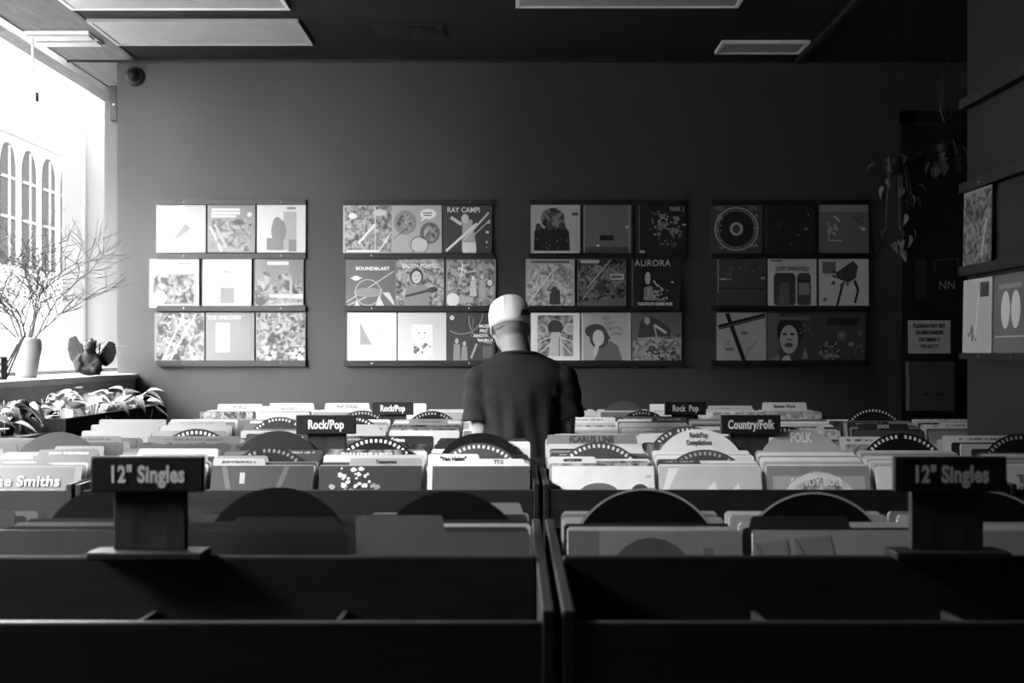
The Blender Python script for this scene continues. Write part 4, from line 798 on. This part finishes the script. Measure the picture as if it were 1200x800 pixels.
def remeshed(name, mb, m, voxel, parent, loc=(0,0,0), smooth=6, post=None):
    me0 = mb.mesh(name, m); bm = bmesh.new(); bm.from_mesh(me0); bmesh.ops.recalc_face_normals(bm, faces=bm.faces[:]); bm.to_mesh(me0); bm.free()
    tmp = obj(name, me0, None)
    r = tmp.modifiers.new('r', 'REMESH'); r.mode = 'VOXEL'; r.voxel_size = voxel; r.use_smooth_shade = True
    s = tmp.modifiers.new('s', 'SMOOTH'); s.factor = .5; s.iterations = smooth
    dg = C.evaluated_depsgraph_get(); me = bpy.data.meshes.new_from_object(tmp.evaluated_get(dg))
    bpy.data.objects.remove(tmp)
    me.name = name
    if not me.materials: me.materials.append(m)
    me.polygons.foreach_set('use_smooth', [True]*len(me.polygons))
    if post:
        nrm = [v.normal.copy() for v in me.vertices]
        for v, n in zip(me.vertices, nrm): v.co = post(v.co.copy(), n)
        me.update()
    return obj(name, me, parent, loc)
# winged statue
t = thing('winged_statue', 'dark crouching statue with raised wings on the sill corner', 'statue', (-2.485, 7.0, 1.325 + .035))
sb = MB()
sb.ell((.015, -.01, .21), .012, .012, .012); sb.ell((0, 0, .035), .075, .06, .035); sb.ell((.0, .01, .09), .05, .045, .07); sb.ell((.015, -.03, .165), .032, .036, .04); sb.ell((.015, -.06, .155), .016, .02, .014)
for s in (-1, 1):
    sb.tube([(s*.045, .0, .12), (s*.06, -.03, .08), (s*.03, -.055, .06)], [.02, .017, .014]); sb.tube([(s*.035, .02, .05), (s*.06, -.04, .075), (s*.045, -.055, .02)], [.03, .025, .018])
    sb.ell((.015 + s*.027, -.02, .195), .008, .01, .018)
remeshed('body', sb, m_stone, .006, t, smooth=3)
for s, L in ((-1, 1.0), (1, .82)):
    pts = [(0, .02), (.03, .11), (.075, .175), (.115, .16), (.125, .09), (.105, .03), (.06, -.01)]
    mb = MB(); n = len(pts)
    vs = [(s*(.03+u*L), .035 + .25*u, .06 + v*L) for u, v in pts]; vs += [(x, y + .014, z) for x, y, z in vs]
    mb.add(vs, [tuple(range(n)), tuple(range(2*n-1, n-1, -1))] + [(i, n+i, n+(i+1) % n, (i+1) % n) for i in range(n)])
    w = obj('wing', mb.mesh('wing', m_stone), t, bevel=.004)
    for k in range(3): obj('feather', MB().tube([(s*(.04+.02*k), .034+.01*k, .08), (s*(.06+.03*k)*L, .030+.02*k, .19-.02*k)], .006, 6).mesh('feather', m_stone), w)
# spiky plant behind statue
t = thing('spiky_plant', 'pale thin-leaved plant behind the winged statue', 'plant', (-2.56, 7.25, 1.36))
obj('pot', MB().hrings([(0,0,0,.05,.05),(0,0,.10,.065,.065),(0,0,.11,.06,.06)], 16).mesh('pot', m_stone, True), t)
SPK = leaf_mesh('leaf', .20, .02, m_leaf, .75)
for k in range(16):
    a = k*2.4; obj('leaf', SPK, t, (.01*math.cos(a), .01*math.sin(a), .11), (R(35 + 12*(k % 4)), 0, a))
# black planter with leafy plants
PY0, PY1 = 5.35, 6.9
t = thing('planter_box', 'long black planter trough along the window full of pale leaves', 'planter', (-2.2, PY0, 0))
pb = MB()
pb.prism_yz([(0, .80), (PY1-PY0, .80), (PY1-PY0, 1.2), (0, 1.2)], .185, .20); pb.prism_yz([(0, .80), (PY1-PY0, .80), (PY1-PY0, 1.2), (0, 1.2)], -.20, -.185)
obj('side_board', bx(.175, .195, 0, PY1-PY0, .78, 1.2, m_planter), t, bevel=.004); obj('side_board', bx(-.195, -.175, 0, PY1-PY0, .78, 1.2, m_planter), t, bevel=.004)
obj('end_board', bx(-.175, .175, 0, .02, .78, 1.2, m_planter), t); obj('end_board', bx(-.175, .175, PY1-PY0-.02, PY1-PY0, .78, 1.2, m_planter), t)
obj('soil', bx(-.175, .175, .02, PY1-PY0-.02, .78, 1.16, m_soil), t)
for y in (.05, PY1-PY0-.09):
    for x in (-.17, .13): obj('leg', bx(x, x+.04, y, y+.04, 0, .78, m_planter), t)
q = random.Random(9)
spots = [(-2.24, 5.45), (-2.12, 5.62), (-2.28, 5.80), (-2.10, 5.98), (-2.24, 6.16), (-2.10, 6.34), (-2.26, 6.50), (-2.10, 6.66), (-2.20, 6.80)]
for i, (x, y) in enumerate(spots):
    t = thing('leafy_plant', f'pale broad-leaved plant, {ordinal(i)} from the near end of the black planter', 'plant', (x, y, 1.16), group='leafy plants in the planter')
    st = MB()
    for k in range(15):
        a = q.uniform(0, 6.28); r = q.uniform(.02, .12); z = q.uniform(.02, .15 - .4*r)
        px_, py_ = r*math.cos(a), r*math.sin(a)
        o = obj('leaf', LEAF if q.random() < .7 else LEAF2, t, (px_, py_, z), (q.uniform(-.5, .9), q.uniform(-.5, .5), a - 1.57)); sc = q.uniform(.6, 1.0); o.scale = (sc, sc, sc)
        st.tube([(px_*.15, py_*.15, 0), (px_*.5, py_*.5, z*.8), (px_, py_, z)], .0025, 5)
    obj('stem', st.mesh('stems', m_leaf), t)
# ledge nearer the viewer
t = thing('window_ledge_table', 'narrow black table along the window, near end', 'table', (-2.28, 4.55, 0))
obj('table_top', bx(-.12, .21, 0, .74, 1.115, 1.14, m_edge), t, bevel=.003)
for x, y in ((-.1, .03), (.15, .03), (-.1, .66), (.15, .66)): obj('leg', bx(x, x+.04, y, y+.04, 0, 1.115, m_black), t)
q = random.Random(15)
for i, (x, y) in enumerate(((-2.24, 4.95), (-2.20, 5.15))):
    t = thing('trailing_plant', ('dark trailing plant on the narrow table, near clump', 'dark trailing plant on the narrow table beside the planter')[i], 'plant', (x, y, 1.14), group='trailing plants on the narrow table')
    obj('pot', MB().hrings([(0,0,0,.04,.04),(0,0,.05,.05,.05),(0,0,.055,.045,.045)], 14).mesh('pot', m_stone, True), t)
    st = MB()
    for k in range(16):
        a = q.uniform(0, 6.28); r = q.uniform(.03, .12); z = q.uniform(.04, .14)
        obj('leaf', LEAFD if k % 5 else LEAF2, t, (r*math.cos(a), r*math.sin(a), z), (q.uniform(-.6, .6), q.uniform(-.5, .5), a - 1.57)).scale = (.8, .8, .8)
        st.tube([(0, 0, .05), (r*.5*math.cos(a), r*.5*math.sin(a), z+.02), (r*math.cos(a), r*math.sin(a), z)], .002, 5)
    obj('stem', st.mesh('stems', m_leafd), t)
t = thing('wire_stand', 'small bright bent wire stand on the narrow table', 'wire stand', (-2.16, 4.90, 1.14))
for k in range(4):
    obj('wire', MB().tube([(-.06+.035*k, 0, 0), (-.05+.03*k, 0, .06), (-.035+.035*k, .01, .02), (-.02+.03*k, 0, .07)], .002, 5).mesh('wire', m_metal), t)
obj('bar', MB().tube([(-.08, 0, .035), (.09, 0, .045)], .002, 5).mesh('wire', m_metal), t)
c = px(40, 477, 5.35)
t = thing('dark_ball', 'dark shiny ball on a short stand in front of the planter leaves', 'ornament', (c.x, 5.22, 1.14)); t.name = 'garden_ball'
obj('ball', MB().ell((0, 0, .12), .032, .032, .032).mesh('ball', m_vinyl, True), t); obj('stand', MB().hrings([(0,0,0,.03,.03),(0,0,.01,.012,.012),(0,0,.09,.01,.01)], 12).mesh('stand', m_vinyl, True), t)

# ------------------------------------------------------------------ the man at the rear bin
MX, MY = .032, 4.955
man = thing('person', 'man in white cap and dark T-shirt with his back turned, browsing the rear bin', 'person', (MX, MY, 0))
X_, Y_, Z_ = Vector((1,0,0)), Vector((0,1,0)), Vector((0,0,1))
HC = Vector((-.048, .045, 1.615))                        # head centre
HR = Matrix.Rotation(R(14), 3, 'Z') @ Matrix.Rotation(R(-12), 3, 'X')   # turned a little to his left, looking down
body = MB()
body.hrings([(0,0,.88,.135,.095),(0,0,1.0,.140,.095),(0,.0,1.10,.145,.095),(0,-.005,1.22,.160,.105),(0,-.01,1.33,.172,.108),(0,-.01,1.40,.165,.095),(-.004,-.005,1.445,.125,.075),(-.010,.0,1.475,.075,.066)], 24)
body.hrings([(-.010,0,1.44,.075,.068),(-.018,.008,1.49,.062,.064),(-.028,.016,1.53,.060,.064),(-.04,.03,1.60,.058,.062)], 20)
def hp(x, y, z): return HC + HR @ Vector((x, y, z))
body.ell(HC + Vector((0,0,.01)), .076, .096, .100, 24, 16, rot=HR); body.ell(hp(0, .028, -.045), .060, .068, .072, 20, 12, rot=HR)
body.ell(hp(0, .095, -.025), .012, .020, .022, rot=HR); body.ell(hp(0, .083, .012), .045, .018, .012, rot=HR); body.ell(hp(0, .083, -.062), .024, .014, .010, rot=HR); body.ell(hp(0, .075, -.098), .024, .02, .016, rot=HR)
for s in (-1, 1):
    body.ell(hp(s*.078, .002, -.018), .009, .020, .032, rot=HR @ Matrix.Rotation(R(s*18), 3, 'Z')); body.ell(hp(s*.045, .068, -.03), .022, .02, .018, rot=HR)
def arm(s, sh, el, wr, tip):
    body.tube([sh, (Vector(sh)+Vector(el))/2 + Vector((s*.006,0,0)), el], [.052, .047, .040], 14); body.ell(sh, .052, .052, .052)
    body.tube([el, (Vector(el)*2+Vector(wr))/3, wr], [.040, .041, .026], 14)
    d = (Vector(tip) - Vector(wr)).normalized(); wr = Vector(wr); side = d.cross(Z_).normalized() * s; dn = side.cross(d) * s
    if dn.z > 0: dn = -dn
    palm = wr + d*.05
    rot = Matrix((side, d, -dn)).transposed()
    body.ell(palm, .041, .052, .016, 14, 10, rot=rot)
    for k, (o, L) in enumerate(((-.033, .068), (-.011, .078), (.011, .073), (.033, .058))):     # four fingers bent at the knuckles
        b0 = palm + d*.035 + side*o
        body.tube([b0, b0 + d*L*.45 + dn*.006, b0 + d*L*.72 + dn*.022, b0 + d*L*.86 + dn*.044], [.0088, .0084, .0078, .0066], 8)
    b0 = palm - side*.034 - d*.012
    body.tube([b0, b0 - side*.022 + d*.022 + dn*.008, b0 - side*.022 + d*.05 + dn*.020], [.012, .0105, .008], 8)
SHL, ELL, WRL = (-.165, -.01, 1.385), (-.160, -.01, 1.115), (-.125, .255, 1.172)
SHR, ELR, WRR = (.165, -.01, 1.385), (.182, .01, 1.135), (.150, .275, 1.190)
arm(-1, SHL, ELL, WRL, (-.10, .42, 1.142)); arm(1, SHR, ELR, WRR, (.125, .44, 1.165))
for s in (-1, 1): body.tube([(s*.075, 0, .90), (s*.088, .0, .5), (s*.095, -.01, .10)], [.062, .050, .040], 14)
body_o = remeshed('body', body, m_skin, .0048, man, smooth=4)
for s in (-1, 1): obj('eye', MB().ell(hp(s*.030, .083, -.008), .010, .008, .008, 10, 8).mesh('eye', mat('eye', .5, .2), True), man)
# T-shirt
sh = MB()
sh.hrings([(0,-.0,.85,.196,.148),(0,0,.95,.184,.138),(0,-.005,1.08,.166,.120),(0,-.01,1.2,.172,.122),(0,-.012,1.31,.184,.124),(0,-.012,1.385,.205,.112),(-.003,-.008,1.428,.190,.096),(-.006,-.002,1.462,.152,.082),(-.009,0,1.484,.108,.076),(-.010,0,1.500,.082,.073)], 32)
def sleeve_(s, a, b):
    a, b = Vector(a), Vector(b); d = b - a
    sh.ell(a + Vector((s*.004, 0, -.004)), .068, .072, .066)
    sh.tube([a + Vector((-s*.03, 0, .004)), a + d*.15 + Vector((s*.006,0,0)), a + d*.45 + Vector((s*.010,0,0)), a + d*.63 + Vector((s*.010,0,0))], [.060, .071, .072, .074], 20)
sleeve_(-1, SHL, ELL); sleeve_(1, SHR, ELR)
def folds(v, n):
    z = v.z; back = max(0.0, -n.y); low = min(1.0, max(0.0, (1.40 - z) / .35)); ang = v.x * 46
    torso = 1.0 if abs(v.x) < .17 else .25
    f = (.0085 * math.sin(ang + 2.2*math.sin(z*7) + 1.0) + .006 * math.sin(ang*1.9 + z*9)) * low * torso
    f += .0045 * noise.noise(Vector((v.x*9, v.y*9, z*6 + 3)))
    if abs(v.x) > .13: f += .004 * math.sin(z*70 + v.x*60) * min(1, max(0, (1.42 - z)/.1))
    if abs(v.x + .155) < .02: f -= .004 * low
    return v + n * f
shirt = remeshed('t_shirt', sh, m_shirt, .0065, man, smooth=5, post=folds)
col = MB(); rr = []
for k in range(29):
    a = 2*math.pi*k/28; rr.append((-.010 + .082*math.cos(a), .0 + .075*math.sin(a), 1.487 - .012*math.sin(a)))
obj('collar', MB().tube(rr, .007, 8).mesh('collar', m_shirt, True), shirt)
# jeans and shoes
jn = MB(); jn.hrings([(0,0,.98,.155,.108),(0,0,.88,.168,.120),(0,0,.82,.165,.118)], 24)
for s in (-1, 1): jn.tube([(s*.08,0,.90),(s*.088,0,.78),(s*.092,.005,.48),(s*.096,-.005,.07)], [.092,.094,.070,.060], 18)
remeshed('jeans', jn, m_denim, .009, man, smooth=4)
for s in (-1, 1):
    f = MB(); f.hrings([(s*.1,.055,0,.044,.135),(s*.1,.055,.025,.046,.137),(s*.1,.04,.055,.042,.11),(s*.097,.0,.085,.040,.06),(s*.096,-.01,.10,.045,.05)], 20)
    obj('shoe', f.mesh('shoe', m_leather, True), man)
# cap
cp = MB(); CT = HR @ Matrix.Rotation(R(-4), 3, 'X')
def cring(zz, rx, ry, dy=0): return (HC + CT @ Vector((0, dy, zz)), rx, ry, CT @ X_, CT @ Y_)
cp.loft([cring(-.014,.0835,.1035), cring(.004,.0855,.105), cring(.022,.087,.106), cring(.05,.0865,.104), cring(.078,.079,.095), cring(.10,.064,.078), cring(.115,.042,.052), cring(.122,.016,.02)], 32)
capm = cp.mesh('cap', m_cap, True); cap = obj('cap', capm, man)
br = MB(); vs = []; n = 12
for j, ro in enumerate((1.0, 1.42, 1.78)):
    for k in range(n+1):
        a = R(20 + 140*k/n); x = .085*math.cos(a)*(1 + .04*j); y = .100*math.sin(a)*(1 if j == 0 else 1) + (ro-1)*.105*math.sin(a)
        vs.append(HC + CT @ Vector((x, y, .012 - .25*x*x*18*.09 - .012*j)))
fs = [(j*(n+1)+k, j*(n+1)+k+1, (j+1)*(n+1)+k+1, (j+1)*(n+1)+k) for j in range(2) for k in range(n)]
bo = obj('brim', br.add(vs, fs).mesh('brim', m_cap, True), cap); so = bo.modifiers.new('solid', 'SOLIDIFY'); so.thickness = .003
obj('button', MB().ell(HC + CT @ Vector((0,0,.123)), .008, .008, .004, 10, 6).mesh('button', m_cap, True), cap)
for k in range(6):
    a = 1.05*k; pts = [HC + CT @ Vector((rx*1.004*math.cos(a), ry*1.004*math.sin(a), zz)) for zz, rx, ry in ((.012,.086,.105),(.05,.0865,.104),(.078,.079,.095),(.10,.064,.078),(.116,.040,.05))]
    obj('seam', MB().tube(pts, .0012, 5).mesh('seam', m_cap), cap)
for j, s in enumerate(('BADD', 'NEW W')):
    a = R(-58); P = HC + CT @ Vector((.0875*math.cos(a), .1065*math.sin(a), .030 - .013*j))
    text(s, .014, tone('k'), cap, P, (R(90), 0, R(14) + a + R(90)), sx=1.0, bold=.06, depth=.001)
# cropped hair below the cap
hr = MB()
rings = []
for zz, f in ((.02, .99), (-.01, .99), (-.026, .975), (-.042, .93)):
    rings.append([HC + HR @ Vector((.0775*f*math.cos(R(a)), .0975*f*math.sin(R(a)) + .004*(1 if zz < -.03 else 0), zz + .01)) for a in range(-190, 11, 10)])
m_ = len(rings[0]); vs = [p for r in rings for p in r]
hr.add(vs, [(i*m_+k, (i+1)*m_+k, (i+1)*m_+k+1, i*m_+k+1) for i in range(len(rings)-1) for k in range(m_-1)])
ho = obj('hair', hr.mesh('hair', m_hair, True), man); so = ho.modifiers.new('solid', 'SOLIDIFY'); so.thickness = .004

# ------------------------------------------------------------------ lettering becomes plain meshes
C.view_layer.update(); dg = C.evaluated_depsgraph_get()
for o in TEXTS:
    me = bpy.data.meshes.new_from_object(o.evaluated_get(dg)); me.name = 'lettering'
    if not me.materials: me.materials.append(o.data.materials[0])
    nm_ = o.name; loc, rot, sc, par = o.location.copy(), o.rotation_euler.copy(), o.scale.copy(), o.parent
    bpy.data.objects.remove(o)
    n = obj(nm_.split('.')[0], me, par, loc, rot); n.scale = sc
